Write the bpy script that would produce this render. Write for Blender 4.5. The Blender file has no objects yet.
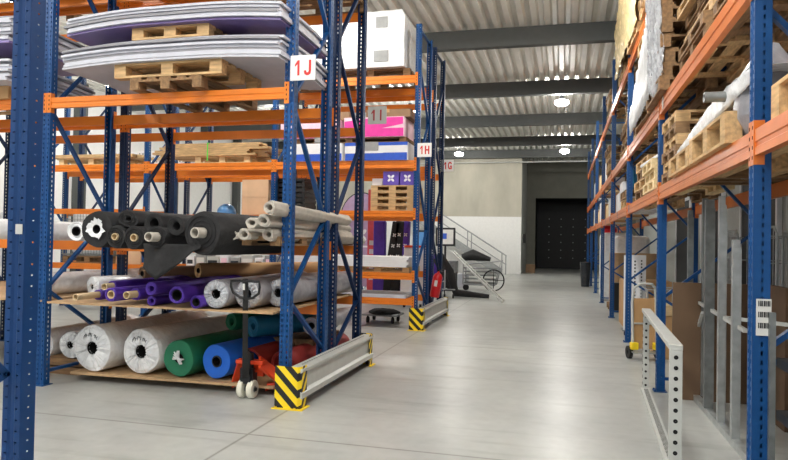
import bpy, math, random
from mathutils import Vector, Matrix
random.seed(7)
PI = math.pi
scene = bpy.context.scene
col = scene.collection
ORD = ['lowest', 'second', 'third', 'fourth', 'fifth', 'sixth', 'seventh', 'eighth', 'ninth', 'tenth', 'eleventh', 'twelfth']

# ------------------------------------------------------------------ materials
def lin(c):
    return tuple(((v / 12.92) if v <= .04045 else ((v + .055) / 1.055) ** 2.4) for v in [q / 255 for q in c])

def new_mat(name):
    m = bpy.data.materials.new(name); m.use_nodes = True
    nt = m.node_tree; b = nt.nodes['Principled BSDF']
    return m, nt, b

def mat(name, rgb, rough=.5, metal=0., var=.12, scale=8., bump=0., bscale=40., stretch=(1, 1, 1), spec=.5, coat=0., emis=0.):
    m, nt, b = new_mat(name)
    c = lin(rgb)
    b.inputs['Roughness'].default_value = rough
    b.inputs['Metallic'].default_value = metal
    b.inputs['Specular IOR Level'].default_value = spec
    b.inputs['Coat Weight'].default_value = coat
    tc = nt.nodes.new('ShaderNodeTexCoord'); mp = nt.nodes.new('ShaderNodeMapping')
    mp.inputs['Scale'].default_value = stretch
    nt.links.new(tc.outputs['Object'], mp.inputs['Vector'])
    n = nt.nodes.new('ShaderNodeTexNoise'); n.inputs['Scale'].default_value = scale; n.inputs['Detail'].default_value = 5
    nt.links.new(mp.outputs[0], n.inputs['Vector'])
    r = nt.nodes.new('ShaderNodeValToRGB')
    r.color_ramp.elements[0].position = .3; r.color_ramp.elements[1].position = .7
    r.color_ramp.elements[0].color = tuple(max(0, v * (1 - var)) for v in c) + (1,)
    r.color_ramp.elements[1].color = tuple(min(1, v * (1 + var)) for v in c) + (1,)
    nt.links.new(n.outputs['Fac'], r.inputs['Fac']); nt.links.new(r.outputs[0], b.inputs['Base Color'])
    if bump:
        n2 = nt.nodes.new('ShaderNodeTexNoise'); n2.inputs['Scale'].default_value = bscale; n2.inputs['Detail'].default_value = 4
        nt.links.new(mp.outputs[0], n2.inputs['Vector'])
        bp = nt.nodes.new('ShaderNodeBump'); bp.inputs['Strength'].default_value = bump; bp.inputs['Distance'].default_value = .02
        nt.links.new(n2.outputs['Fac'], bp.inputs['Height']); nt.links.new(bp.outputs[0], b.inputs['Normal'])
    if emis:
        b.inputs['Emission Color'].default_value = (1, .97, .9, 1); b.inputs['Emission Strength'].default_value = emis
    return m

M = {}
M['blue'] = mat('blue_paint', (6, 66, 122), .42, var=.1, scale=3, spec=.35)
M['shaded_blue'] = mat('shaded_blue_paint', (4, 38, 78), .42, var=.1, scale=3, spec=.35)  # blue rack paint darkened in colour for the backlit rear racks
M['near_blue'] = mat('deep_blue_paint', (8, 56, 108), .45, var=.08, scale=3, spec=.35)
M['brace'] = mat('brace_blue_paint', (46, 80, 124), .35, metal=.1, var=.1)
M['orange'] = mat('orange_paint', (226, 124, 28), .42, var=.06, scale=5)
M['orange2'] = mat('worn_orange_paint', (208, 112, 42), .34, var=.08, scale=6)
M['wood'] = mat('pallet_wood', (196, 162, 116), .75, var=.3, scale=5, stretch=(1, 6, 6), bump=.2)
M['wood_pale'] = mat('pale_pine', (226, 200, 152), .7, var=.15, scale=6, stretch=(1, 6, 6))
M['film_cream'] = mat('cream_film', (222, 200, 150), .25, var=.15, scale=12, bump=.5, bscale=16)
M['wood_dark'] = mat('weathered_wood', (132, 102, 70), .8, var=.35, scale=5, stretch=(1, 6, 6), bump=.2)
M['ply'] = mat('plywood_face', (182, 150, 112), .7, var=.15, scale=3)
M['card'] = mat('cardboard', (190, 150, 104), .8, var=.1, scale=4)
M['board_dark'] = mat('dark_brown_board', (98, 76, 56), .8, var=.1, scale=4)
M['card_dark'] = mat('brown_cardboard', (138, 110, 84), .8, var=.12, scale=4)
M['tube'] = mat('card_tube', (206, 184, 146), .7, var=.1, scale=9)
M['white'] = mat('white_board', (232, 233, 236), .45, var=.04)
M['sheet'] = mat('grey_white_sheet', (188, 190, 200), .5, var=.06)
M['sheet_g'] = mat('grey_sheet', (132, 132, 138), .5, var=.08)
M['violet_film'] = mat('violet_film', (112, 96, 150), .35, var=.1)
M['wrap'] = mat('white_stretch_film', (228, 230, 232), .22, var=.08, scale=14, bump=.5, bscale=16)
M['wrap_clear'] = mat('cloudy_film', (216, 219, 224), .18, var=.2, scale=20, bump=.8, bscale=26)
M['black_cloth'] = mat('black_cloth', (32, 32, 34), .85, var=.25, scale=18, bump=.3, bscale=30)
M['black'] = mat('black_paint', (22, 23, 26), .4)
M['rubber'] = mat('rubber', (26, 26, 28), .8)
M['beige_cloth'] = mat('grey_beige_felt', (186, 180, 170), .9, var=.12, scale=12, bump=.3)
M['beige_in'] = mat('felt_shadow', (150, 144, 136), .9)
M['purple'] = mat('purple_cloth', (74, 40, 150), .6, var=.15)
M['purple_box'] = mat('purple_print', (98, 74, 178), .45)
M['lilac'] = mat('lilac_print', (176, 150, 186), .6)
M['greyroll'] = mat('grey_foil_wrap', (150, 150, 156), .35, var=.25, scale=7, bump=.4, bscale=12)
M['green'] = mat('green_cloth', (18, 106, 74), .6, var=.1)
M['rblue'] = mat('royal_blue_cloth', (16, 98, 204), .5, var=.08)
M['teal'] = mat('teal_cloth', (14, 104, 142), .5, var=.12)
M['red_cloth'] = mat('brick_red_cloth', (150, 48, 46), .6, var=.12)
M['redor'] = mat('red_orange_enamel', (216, 66, 26), .4, var=.08)
M['red'] = mat('red_enamel', (196, 24, 34), .3)
M['redprint'] = mat('red_print', (206, 50, 48), .6)
M['redprint_shaded'] = mat('shaded_red_print', (150, 40, 44), .6)  # red lettering darkened in colour for the backlit sign
M['pinkred'] = mat('coral_print', (222, 84, 92), .5)
M['magenta'] = mat('magenta_print', (226, 62, 160), .45, var=.08)
M['pinkpale'] = mat('pale_pink_print', (242, 206, 222), .5)
M['bprint'] = mat('blue_print', (40, 84, 190), .45)
M['yellow'] = mat('yellow_enamel', (240, 208, 34), .4)
M['galv'] = mat('galvanised_steel', (176, 180, 180), .35, metal=.6, var=.15, scale=12)
M['galv_d'] = mat('dull_steel', (128, 132, 132), .4, metal=.6, var=.2, scale=12)
M['rail_grey'] = mat('light_grey_paint', (186, 188, 184), .35, var=.06)
M['nylon'] = mat('white_nylon', (222, 220, 204), .5)
M['beam_grey'] = mat('ceiling_beam_grey', (74, 77, 76), .6, var=.06)
M['concrete_wall'] = mat('concrete_wall', (176, 172, 158), .85, var=.14, scale=1.2, bump=.15, bscale=12, stretch=(1, 1, .4))
M['white_wall'] = mat('white_wall', (232, 232, 230), .8, var=.03)
M['grey_wall'] = mat('grey_wall', (170, 172, 168), .8, var=.05)
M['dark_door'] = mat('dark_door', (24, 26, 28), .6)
M['sign'] = mat('sign_plate', (232, 232, 230), .4, var=.03)
M['sign_shaded'] = mat('sign_plate_shaded', (168, 170, 166), .4, var=.05)  # white plate greyed in colour, as the sign is backlit
M['lbl'] = mat('paper_label', (214, 214, 210), .6, var=.06)
M['greenstrap'] = mat('green_strap', (96, 220, 70), .5)
M['bluedome'] = mat('blue_plastic', (84, 140, 196), .3)
M['screen'] = mat('dark_screen', (40, 44, 50), .2)
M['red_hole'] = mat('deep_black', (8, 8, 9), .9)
M['tanpanel'] = mat('peach_ply', (224, 186, 150), .6, var=.08, scale=3)
M['crate'] = mat('grey_crate', (150, 152, 152), .5)

def stripe_mat():
    m, nt, b = new_mat('hazard_stripes')
    tc = nt.nodes.new('ShaderNodeTexCoord'); sx = nt.nodes.new('ShaderNodeSeparateXYZ')
    nt.links.new(tc.outputs['Object'], sx.inputs[0])
    def mth(op, a, c):
        n = nt.nodes.new('ShaderNodeMath'); n.operation = op
        for i, v in enumerate((a, c)):
            if isinstance(v, (int, float)): n.inputs[i].default_value = v
            else: nt.links.new(v, n.inputs[i])
        return n.outputs[0]
    s = mth('ADD', mth('ADD', sx.outputs[0], mth('MULTIPLY', sx.outputs[1], -1.5)), sx.outputs[2])
    g = mth('GREATER_THAN', mth('FRACT', mth('MULTIPLY', s, 1 / .155), 0), .5)
    mx = nt.nodes.new('ShaderNodeMix'); mx.data_type = 'RGBA'
    nt.links.new(g, mx.inputs['Factor'])
    mx.inputs['A'].default_value = lin((244, 212, 30)) + (1,); mx.inputs['B'].default_value = lin((24, 24, 26)) + (1,)
    nt.links.new(mx.outputs['Result'], b.inputs['Base Color']); b.inputs['Roughness'].default_value = .4
    return m
M['stripe'] = stripe_mat()

def floor_mat():
    m, nt, b = new_mat('polished_concrete')
    tc = nt.nodes.new('ShaderNodeTexCoord'); sx = nt.nodes.new('ShaderNodeSeparateXYZ')
    nt.links.new(tc.outputs['Object'], sx.inputs[0])
    def mth(op, a, c=0.):
        n = nt.nodes.new('ShaderNodeMath'); n.operation = op
        for i, v in enumerate((a, c)):
            if isinstance(v, (int, float)): n.inputs[i].default_value = v
            else: nt.links.new(v, n.inputs[i])
        return n.outputs[0]
    def noise(scale, det=6, vec=None):
        n = nt.nodes.new('ShaderNodeTexNoise'); n.inputs['Scale'].default_value = scale; n.inputs['Detail'].default_value = det
        nt.links.new(vec or tc.outputs['Object'], n.inputs['Vector']); return n.outputs['Fac']
    def ramp(f, p0, c0, p1, c1):
        r = nt.nodes.new('ShaderNodeValToRGB'); r.color_ramp.elements[0].position = p0; r.color_ramp.elements[1].position = p1
        r.color_ramp.elements[0].color = c0; r.color_ramp.elements[1].color = c1; nt.links.new(f, r.inputs[0]); return r.outputs[0]
    base = ramp(noise(.7), .3, lin((158, 160, 158)) + (1,), .7, lin((182, 184, 180)) + (1,))
    fine = ramp(noise(9, 8), .3, (.9, .9, .9, 1), .7, (1, 1, 1, 1))
    mp = nt.nodes.new('ShaderNodeMapping'); mp.inputs['Rotation'].default_value = (0, 0, .5); mp.inputs['Scale'].default_value = (.5, 4, 1)
    nt.links.new(tc.outputs['Object'], mp.inputs[0])
    scuff = ramp(noise(1.3, 8, mp.outputs[0]), .3, (.8, .8, .79, 1), .46, (1, 1, 1, 1))
    def mul(a, c):
        x = nt.nodes.new('ShaderNodeMix'); x.data_type = 'RGBA'; x.blend_type = 'MULTIPLY'; x.inputs['Factor'].default_value = 1
        nt.links.new(a, x.inputs['A']); nt.links.new(c, x.inputs['B']); return x.outputs['Result']
    c = mul(mul(base, fine), scuff)
    # saw cut joints: x = -2.47 + 5.05 k, y = 4.87 + 5.08 k
    jx = mth('ABSOLUTE', mth('SUBTRACT', mth('FRACT', mth('ADD', mth('MULTIPLY', mth('ADD', sx.outputs[0], 2.47), 1 / 5.05), .5)), .5))
    jy = mth('ABSOLUTE', mth('SUBTRACT', mth('FRACT', mth('ADD', mth('MULTIPLY', mth('ADD', sx.outputs[1], -4.87), 1 / 5.08), .5)), .5))
    j = mth('MINIMUM', jx, jy)
    jm = ramp(j, .0009, (.45, .43, .4, 1), .0013, (1, 1, 1, 1))
    c = mul(c, jm)
    nt.links.new(c, b.inputs['Base Color'])
    ro = ramp(noise(2.2, 6), .3, (.28,) * 3 + (1,), .75, (.4,) * 3 + (1,))
    nt.links.new(ro, b.inputs['Roughness']); b.inputs['Specular IOR Level'].default_value = .38
    bp = nt.nodes.new('ShaderNodeBump'); bp.inputs['Strength'].default_value = .06; bp.inputs['Distance'].default_value = .01
    nt.links.new(noise(5, 3), bp.inputs['Height']); nt.links.new(bp.outputs[0], b.inputs['Normal'])
    return m
M['floor'] = floor_mat()
M['steel_paint'] = mat('stair_grey_paint', (150, 153, 154), .5)
M['dim_wall'] = mat('dark_grey_wall', (122, 121, 112), .85, var=.08, scale=2)
M['deck'] = mat('trapezoidal_deck', (232, 231, 224), .55, var=.05, scale=2)

# ------------------------------------------------------------------ mesh builder
class MB:
    def __init__(s): s.v = []; s.f = []; s.m = []
    def add(s, vs, fs, mi=0):
        o = len(s.v); s.v += [tuple(v) for v in vs]
        for f in fs: s.f.append(tuple(i + o for i in f)); s.m.append(mi)
        return s
    def box(s, x0, x1, y0, y1, z0, z1, mi=0):
        vs = [(x, y, z) for z in (z0, z1) for y in (y0, y1) for x in (x0, x1)]
        return s.add(vs, [(0, 2, 3, 1), (4, 5, 7, 6), (0, 1, 5, 4), (2, 6, 7, 3), (0, 4, 6, 2), (1, 3, 7, 5)], mi)
    def bar(s, p0, p1, w, h, mi=0, up=(0, 0, 1)):
        p0, p1 = Vector(p0), Vector(p1); d = (p1 - p0).normalized(); u = Vector(up)
        if abs(d.dot(u)) > .99: u = Vector((0, 1, 0))
        a = d.cross(u).normalized(); b = a.cross(d).normalized()
        vs = [p + a * sx * w / 2 + b * sy * h / 2 for p in (p0, p1) for sx, sy in ((-1, -1), (1, -1), (1, 1), (-1, 1))]
        return s.add(vs, [(3, 2, 1, 0), (4, 5, 6, 7)] + [(i, (i + 1) % 4, 4 + (i + 1) % 4, 4 + i) for i in range(4)], mi)
    def tube(s, pts, r, n=8, mi=0, cap=True):
        pts = [Vector(p) for p in pts]; rings = []; a = None
        for i, p in enumerate(pts):
            d = ((pts[i + 1] if i < len(pts) - 1 else p) - (pts[i - 1] if i else p)).normalized()
            if a is None:
                u = Vector((0, 0, 1)) if abs(d.z) < .9 else Vector((1, 0, 0)); a = d.cross(u).normalized()
            a = (a - d * a.dot(d)).normalized(); b = d.cross(a)
            rr = r[i] if isinstance(r, (list, tuple)) else r
            rings.append([p + (a * math.cos(t) + b * math.sin(t)) * rr for t in [2 * PI * k / n for k in range(n)]])
        vs = [v for q in rings for v in q]; fs = []
        for i in range(len(pts) - 1):
            for k in range(n): fs.append((i * n + k, i * n + (k + 1) % n, (i + 1) * n + (k + 1) % n, (i + 1) * n + k))
        if cap: fs += [tuple(range(n))[::-1], tuple(range((len(pts) - 1) * n, len(pts) * n))]
        return s.add(vs, fs, mi)
    def lathe(s, prof, n=32, mi=0, axis='y', o=(0, 0, 0), fn=None, closed=False):
        # prof: (r, t) pairs, revolved about the axis through o
        vs = []
        for r, t in prof:
            for k in range(n):
                a = 2 * PI * k / n; rr = fn(r, t, a) if fn else r
                c, q = rr * math.cos(a), rr * math.sin(a)
                p = {'y': (c, t, q), 'z': (c, q, t), 'x': (t, c, q)}[axis]
                vs.append((p[0] + o[0], p[1] + o[1], p[2] + o[2]))
        fs = []; L = len(prof)
        for i in range(L if closed else L - 1):
            j = (i + 1) % L
            for k in range(n): fs.append((i * n + k, i * n + (k + 1) % n, j * n + (k + 1) % n, j * n + k))
        return s.add(vs, fs, mi)
    def build(s, name, mats, parent=None, smooth=False, loc=(0, 0, 0), rot=(0, 0, 0), bevel=0, solid=0):
        me = bpy.data.meshes.new(name); me.from_pydata(s.v, [], s.f); me.update()
        if not isinstance(mats, (list, tuple)): mats = [mats]
        for m in mats: me.materials.append(M[m] if isinstance(m, str) else m)
        if len(mats) > 1: me.polygons.foreach_set('material_index', s.m)
        o = bpy.data.objects.new(name, me); col.objects.link(o); o.location = loc; o.rotation_euler = rot
        if parent: o.parent = parent
        if smooth:
            me.polygons.foreach_set('use_smooth', [True] * len(me.polygons))
            try: me.set_sharp_from_angle(angle=math.radians(40))
            except Exception: pass
        if bevel:
            b = o.modifiers.new('bevel', 'BEVEL'); b.width = bevel; b.segments = 2; b.limit_method = 'ANGLE'
        if solid:
            q = o.modifiers.new('solid', 'SOLIDIFY'); q.thickness = solid; q.offset = 0
        return o

def tag(o, label, cat, group=None, kind=None):
    o['label'] = label; o['category'] = cat
    if group: o['group'] = group
    if kind: o['kind'] = kind
    return o
def thing(name, label, cat, loc=(0, 0, 0), rz=0, group=None, rot=None):
    o = bpy.data.objects.new(name, None); col.objects.link(o); o.location = loc
    o.rotation_euler = rot or (0, 0, rz); o.empty_display_size = .1
    return tag(o, label, cat, group)
def struct(o): o['kind'] = 'structure'; return o
def dup(src, loc, rot=None, label=None, group=None):
    r = src.copy(); col.objects.link(r); r.location = loc
    if rot is not None: r.rotation_euler = rot
    if label: r['label'] = label
    if group: r['group'] = group
    for ch in list(src.children):
        c = ch.copy(); col.objects.link(c); c.parent = r
        for g in ch.children:
            d = g.copy(); col.objects.link(d); d.parent = c
    return r
def copy_child(src, parent, loc=None, rot=None, scale=None):
    c = src.copy(); col.objects.link(c); c.parent = parent
    if loc is not None: c.location = loc
    if rot is not None: c.rotation_euler = rot
    if scale is not None: c.scale = scale
    return c
def alpha(name, v):
    M[name].node_tree.nodes['Principled BSDF'].inputs['Alpha'].default_value = v
alpha('wrap_clear', .62)
def lettering(txt, size, matn, parent, loc, rot, name='lettering', sx=1., bold=.0, ext=.001):
    cu = bpy.data.curves.new(name, 'FONT'); cu.body = txt; cu.size = size; cu.extrude = ext; cu.offset = bold
    cu.align_x = 'CENTER'; cu.align_y = 'CENTER'
    t = bpy.data.objects.new('t', cu); col.objects.link(t)
    bpy.context.view_layer.update()
    me = bpy.data.meshes.new_from_object(t.evaluated_get(bpy.context.evaluated_depsgraph_get()))
    bpy.data.objects.remove(t); me.materials.clear(); me.materials.append(M[matn])
    o = bpy.data.objects.new(name, me); col.objects.link(o); o.parent = parent; o.location = loc; o.rotation_euler = rot; o.scale = (sx, 1, 1)
    return o

# ------------------------------------------------------------------ setting
struct(MB().box(-15, 4.2, -6, 48, -.2, 0).build('floor', 'floor'))
mb = MB()
pitch = .28; x = -15.0; prof = []
while x < 4.2:
    prof += [(x, 6.42), (x + .11, 6.42), (x + .15, 6.54), (x + .24, 6.54)]; x += pitch
vs = [(p[0], y, p[1]) for y in (-6, 48) for p in prof]; n = len(prof)
mb.add(vs, [(i, i + 1, n + i + 1, n + i) for i in range(n - 1)]); mb.box(-15, 4.3, -6, 48, 6.56, 6.62)
struct(mb.build('ceiling', 'deck'))
k = 0
for k, yb in enumerate([4.55, 9.6, 14.69, 19.65, 24.7, 29.8, 33.95]):
    mb = MB(); mb.box(-15, 4.2, yb - .1, yb + .1, 6.0, 6.03); mb.box(-15, 4.2, yb - .1, yb + .1, 6.38, 6.41); mb.box(-15, 4.2, yb - .09, yb + .0, 6.03, 6.38)
    struct(mb.build('trim_%d' % (k + 1), 'beam_grey'))
# end walls
mb = MB(); mb.box(-15, -2.13, 34.4, 34.6, 2.97, 6.42); struct(mb.build('wall_upper', 'concrete_wall'))
mb = MB(); mb.box(-15, -2.13, 34.37, 34.6, 0, 2.97); struct(mb.build('wall_lower', 'white_wall'))
mb = MB(); mb.box(-2.33, -2.13, 34.6, 39.5, 0, 6.42); struct(mb.build('wall_corner', 'grey_wall'))
mb = MB(); mb.box(-2.33, 4.2, 39.5, 39.7, 4.3, 6.42); mb.box(1.9, 4.2, 39.5, 39.7, 0, 4.3); mb.box(-2.33, -1.62, 39.5, 39.7, 0, 4.3)
struct(mb.build('wall_back', 'dim_wall'))
mb = MB(); mb.box(-1.7, 2, 43.2, 43.3, 0, 4.4); struct(mb.build('door_1', 'dark_door'))
d = bpy.data.objects['door_1']
mb = MB()
for i in range(4):
    for j in range(6): mb.lathe([(.001, 0), (.035, 0), (.035, .03)], 8, 0, 'y', (-.9 + i * .75, 43.17, .7 + j * .5))
mb.build('door_rivet_rows', 'galv_d', d)
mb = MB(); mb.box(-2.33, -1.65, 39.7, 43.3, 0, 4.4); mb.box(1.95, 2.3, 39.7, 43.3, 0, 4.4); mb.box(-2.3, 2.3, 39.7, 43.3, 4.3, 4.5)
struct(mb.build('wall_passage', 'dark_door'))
mb = MB(); mb.box(-15.2, -15, -6, 48, 0, 6.42); struct(mb.build('wall_left', 'white_wall'))
mb = MB(); mb.box(4.0, 4.2, -6, 48, 0, 6.42); struct(mb.build('wall_right', 'grey_wall'))
for i in range(5):
    y0 = 5.0 + i * 4.4
    mb = MB(); mb.box(3.93, 4.0, y0, y0 + 2.5, 0, 3.1); d = struct(mb.build('door_%d' % (i + 2), 'dark_door'))
    mb = MB(); mb.box(3.9, 3.99, y0 - .1, y0, 0, 3.2); mb.box(3.9, 3.99, y0 + 2.5, y0 + 2.6, 0, 3.2); mb.box(3.9, 3.99, y0 - .1, y0 + 2.6, 3.1, 3.2)
    mb.build('door_frame', 'white', d)
mb = MB(); mb.tube([(-14.9, 34.2, 5.78), (2.2, 34.2, 5.82)], .03, 8); struct(mb.build('trim_8', 'rail_grey'))
# horizontal light duct line on the far left wall
for i in range(6):
    mb = MB(); mb.box(-14.98, -14.7, 7 + i * 5.1, 7.3 + i * 5.1, 0, 6.4); struct(mb.build('trim_%d' % (9 + i), 'beam_grey'))

# ------------------------------------------------------------------ lamps
def lamp_proto():
    t = thing('high_bay_lamp', 'x', 'lamp', (0, 0, 0), group=None)
    MB().lathe([(.001, .2), (.06, .2), (.07, .06), (.11, .035), (.11, .02)], 24, 0, 'z').build('housing', 'black', t, True)
    m = bpy.data.materials.new('lamp_glow'); m.use_nodes = True; b = m.node_tree.nodes['Principled BSDF']
    b.inputs['Base Color'].default_value = (1, 1, 1, 1); b.inputs['Emission Color'].default_value = (1, .975, .925, 1); b.inputs['Emission Strength'].default_value = LAMP
    MB().lathe([(.11, .025), (.19, .0), (.21, -.04), (.19, -.10), (.1, -.145), (.001, -.16)], 20, 0, 'z').build('diffuser', m, t, True)
    MB().tube([(0, 0, .2), (0, 0, .48)], .012, 6).build('hanger', 'galv', t)
    return t
LAMP = 195
lp = lamp_proto(); first = True
LAMPS = [(-.1, 20.1, 'warehouse lamp over the main aisle, nearer of the two seen there'), (0., 30.7, 'distant lamp over the aisle end, by the dark doorway'),
         (-4.93, 31.1, 'round lamp before the concrete wall, beside the 1G sign')]
for xx, yy in ((-.1, 9.6), (-.1, -.4), (-4.9, 20.6), (-4.9, 9.9), (-4.9, -.6), (-9.8, 31), (-9.8, 20.6), (-9.8, 9.9), (-9.8, 0), (-7.4, 15.6), (-12.3, 15.6), (-2.5, 2.2), (-7.3, 3.6), (-2.5, -3.2), (.1, 4.2)):  # grid lamps first, then unseen ones added to brighten left rear and foreground
    LAMPS.append((xx, yy, None))
for xx, yy, lb in LAMPS:
    g = None
    if lb is None: lb = 'unseen high bay lamp, part of the grid or added as fill light'; g = 'high bay lamps out of view'
    if first: o = lp; o.location = (xx, yy, 5.9); first = False
    else: o = dup(lp, (xx, yy, 5.9))
    o['label'] = lb
    if g: o['group'] = g

# ------------------------------------------------------------------ racking
def post_mesh(h, w=.095, d=.085, hole_h=.024):
    mb = MB()
    def strip(cols, hole, place):
        zs = []; z = .06
        while z < h - .06: zs += [z, z + hole_h]; z += .05
        zs = [0] + zs + [h]
        n = len(cols)
        vs = [place(c, z) for z in zs for c in cols]; fs = []
        for i in range(len(zs) - 1):
            for j in range(n - 1):
                if i % 2 == 1 and j in hole: continue
                fs.append((i * n + j, i * n + j + 1, (i + 1) * n + j + 1, (i + 1) * n + j))
        mb.add(vs, fs)
    W = w / 2
    dep = {0: 0, 1: 0, 2: 0, 3: .008, 4: .008, 5: 0, 6: 0, 7: 0}
    cols = [-W, -.034, -.021, -.010, .010, .021, .034, W]
    strip(list(range(8)), (1, 5), lambda c, z: (cols[c], dep[c], z))
    for s in (-1, 1):
        yc = [0, .04, .052, d]
        strip(list(range(4)), (1,), lambda c, z, s=s: (s * W, yc[c], z))
        strip([0, 1], (), lambda c, z, s=s: (s * (W - c * .018), d, z))
    return mb
POST = {}
def post(h, matn, parent, loc, flip=False):
    key = (h, matn); near = matn == 'near_blue'
    if near: flip = False
    if key not in POST:
        o = post_mesh(h, hole_h=.007 if near else .024).build('upright', matn, parent, solid=.003); POST[key] = o
    else:
        o = POST[key].copy(); col.objects.link(o); o.parent = parent
    o.location = loc
    if flip: o.rotation_euler = (0, 0, PI)
    b = 'base_plate'
    if 'bp' not in POST:
        mb = MB(); mb.box(-.07, .07, -.03, .11, 0, .008)
        for sx in (-.055, .055): mb.lathe([(.001, .022), (.011, .022), (.011, .008)], 6, 0, 'z', (sx, -.015, 0))
        POST['bp'] = mb.build(b, matn, o)
    else: copy_child(POST['bp'], o)
    return o
BEAM = {}
def beam(L, h, matn, parent, u0, u1, v, ztop, flip=False, post_half=.0475):
    # beam spans between post centres u0..u1, front face at v
    a, b = u0 + post_half, u1 - post_half
    key = (round(b - a, 3), h, matn)
    if key not in BEAM:
        l = b - a
        pr = [(0, 0), (0, .30 * h), (.007, .34 * h), (.007, .5 * h), (0, .54 * h), (0, h), (.045, h), (.045, 0)]
        vs = [(x, p[0], p[1] - h) for x in (0, l) for p in pr]; n = 8
        mb = MB().add(vs, [(i, i + n, (i + 1) % n + n, (i + 1) % n) for i in range(n)] + [tuple(range(n)), tuple(range(2 * n - 1, n - 1, -1))])
        o = mb.build('beam', matn, parent)
        for s, xx in ((1, 0), (-1, l)):
            c = MB(); c.box(xx - s * .045, xx + s * .002, -.006, -.002, -h - .05, .05) if True else 0
            c.box(min(xx, xx + s * .004), max(xx, xx + s * .004), -.006, .05, -h - .05, .05)
            for q in range(4):
                z = -h - .02 + q * (h + .055) / 3.6; c.box(xx - s * .018 - .005, xx - s * .018 + .005, -.0075, -.006, z, z + .02, 1)
            c.build('connector', [matn, 'red_hole'], o)
        BEAM[key] = o
    else:
        o = BEAM[key].copy(); col.objects.link(o); o.parent = parent
        for g in BEAM[key].children: copy_child(g, o)
    if flip: o.location = (b, v, ztop); o.rotation_euler = (0, 0, PI)
    else: o.location = (a, v, ztop); o.rotation_euler = (0, 0, 0)
    return o
def brace(parent, u, v0, z0, v1, z1, matn='shaded_blue'):
    mb = MB(); mb.bar((u, v0, z0), (u, v1, z1), .03, .045, up=(1, 0, 0))
    for v, z in ((v0, z0), (v1, z1)): mb.tube([(u - .03, v, z), (u + .03, v, z)], .01, 6)
    return mb.build('brace', matn, parent)
def rack(label, loc, rz, us, D, h, levels, fnodes, mat_p='shaded_blue', mat_b='orange', post_list=None, rear_off=0, hf=.0):
    """levels: (ztop, height, [bays], front, rear). fnodes: zigzag heights starting at front or rear: list of (side, z)"""
    t = thing('pallet_rack', label, 'pallet rack', loc, rz)
    for u in us:
        post(h, mat_p, t, (u, 0, 0)); post(h, mat_p, t, (u, D, 0), True)
        for (sa, za), (sb, zb) in zip(fnodes, fnodes[1:]):
            va = .05 if sa == 0 else D - .05; vb = .05 if sb == 0 else D - .05
            brace(t, u, va, za, vb, zb, mat_p)
        brace(t, u, .05, .14, D - .05, .14, mat_p)
        brace(t, u, .05, h - .08, D - .05, h - .08, mat_p)
    for zt, hh, bays, fr, re in levels:
        for i in bays:
            if fr: beam(0, hh, mat_b, t, us[i], us[i + 1], .002, zt)
            if re: beam(0, hh, mat_b, t, us[i], us[i + 1], D - .002, zt, True)
    return t
nodesJ = [(1, .42), (0, 1.02), (1, 1.82), (0, 2.95), (1, 3.9), (0, 4.9)]
nodesI = [(0, .29), (1, .83), (0, 1.8), (1, 2.83), (0, 3.87), (1, 4.9)]
JX = [-8.1, -5.35, -2.56]
BJ = [0, 1]
rJ = rack('front rack left of the aisle with the 1J sign and fabric rolls', (0, 5.75, 0), 0, JX, 1.05, 5.6,
     [(4.56, .11, BJ, 1, 1), (3.06, .11, BJ, 1, 1), (1.53, .11, BJ, 0, 1), (.88, .11, BJ, 0, 1)], nodesJ, 'blue')
rI = rack('rack backing onto the 1J rack, carrying the shaded 1I sign', (0, 7.0, 0), 0, JX, 1.05, 5.6,
     [(4.56, .11, BJ, 1, 1), (3.06, .11, BJ, 1, 1), (1.53, .11, BJ, 1, 1), (.88, .11, BJ, 0, 1)], nodesI)
HX = [-11.02, -8.2, -5.39, -2.585]
BH = [0, 1, 2]
rH = rack('second row rack across the cross aisle with the white 1H sign', (0, 11.45, 0), 0, HX, 1.05, 5.55,
     [(4.62, .14, [2], 1, 1), (3.07, .14, BH, 1, 1), (2.15, .11, [0, 2], 1, 1), (2.05, .11, [1], 1, 1), (1.02, .12, BH, 1, 1), (.56, .12, [2], 1, 1)], nodesJ, 'blue')
rG = rack('rearmost rack on the left, behind the 1H rack, by the extinguisher', (0, 12.9, 0), 0, HX, 1.05, 5.55,
     [(4.62, .14, [2], 1, 1), (3.07, .14, BH, 1, 1), (2.15, .11, [2], 0, 1), (1.02, .12, [], 1, 1)], nodesI)
# near left frame
rK = rack('dark blue rack post cut off at the left edge of the view', (0, 1.365, 0), 0, [-5.1, -2.395], 1.05, 5.6,
     [(3.06, .11, [0], 1, 1), (4.56, .11, [0], 1, 1)], [(1, .3), (0, .62), (1, .98), (0, 1.9), (1, 2.8), (0, 3.9), (1, 4.9)], 'near_blue')
mb = MB(); mb.box(-.02, .018, 0, .002, 0, .045); mb.build('paper_label', 'lbl', rK, loc=(-2.375, 1.044, 1.6))
# right rack; u runs towards -Y
RY = [.3 + 3.7 * i for i in range(9)]
US = [-(y - .3) for y in RY][::-1]
NB = list(range(8))
rR = rack('long rack lining the right side of the aisle, orange beams over blue posts', (1.01, .3, 0), -PI / 2, US, 1.09, 5.7,
     [(4.66, .15, NB, 1, 1), (3.20, .16, NB, 1, 1), (2.25, .145, NB, 1, 1)], nodesJ, 'blue', 'orange2')
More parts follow.
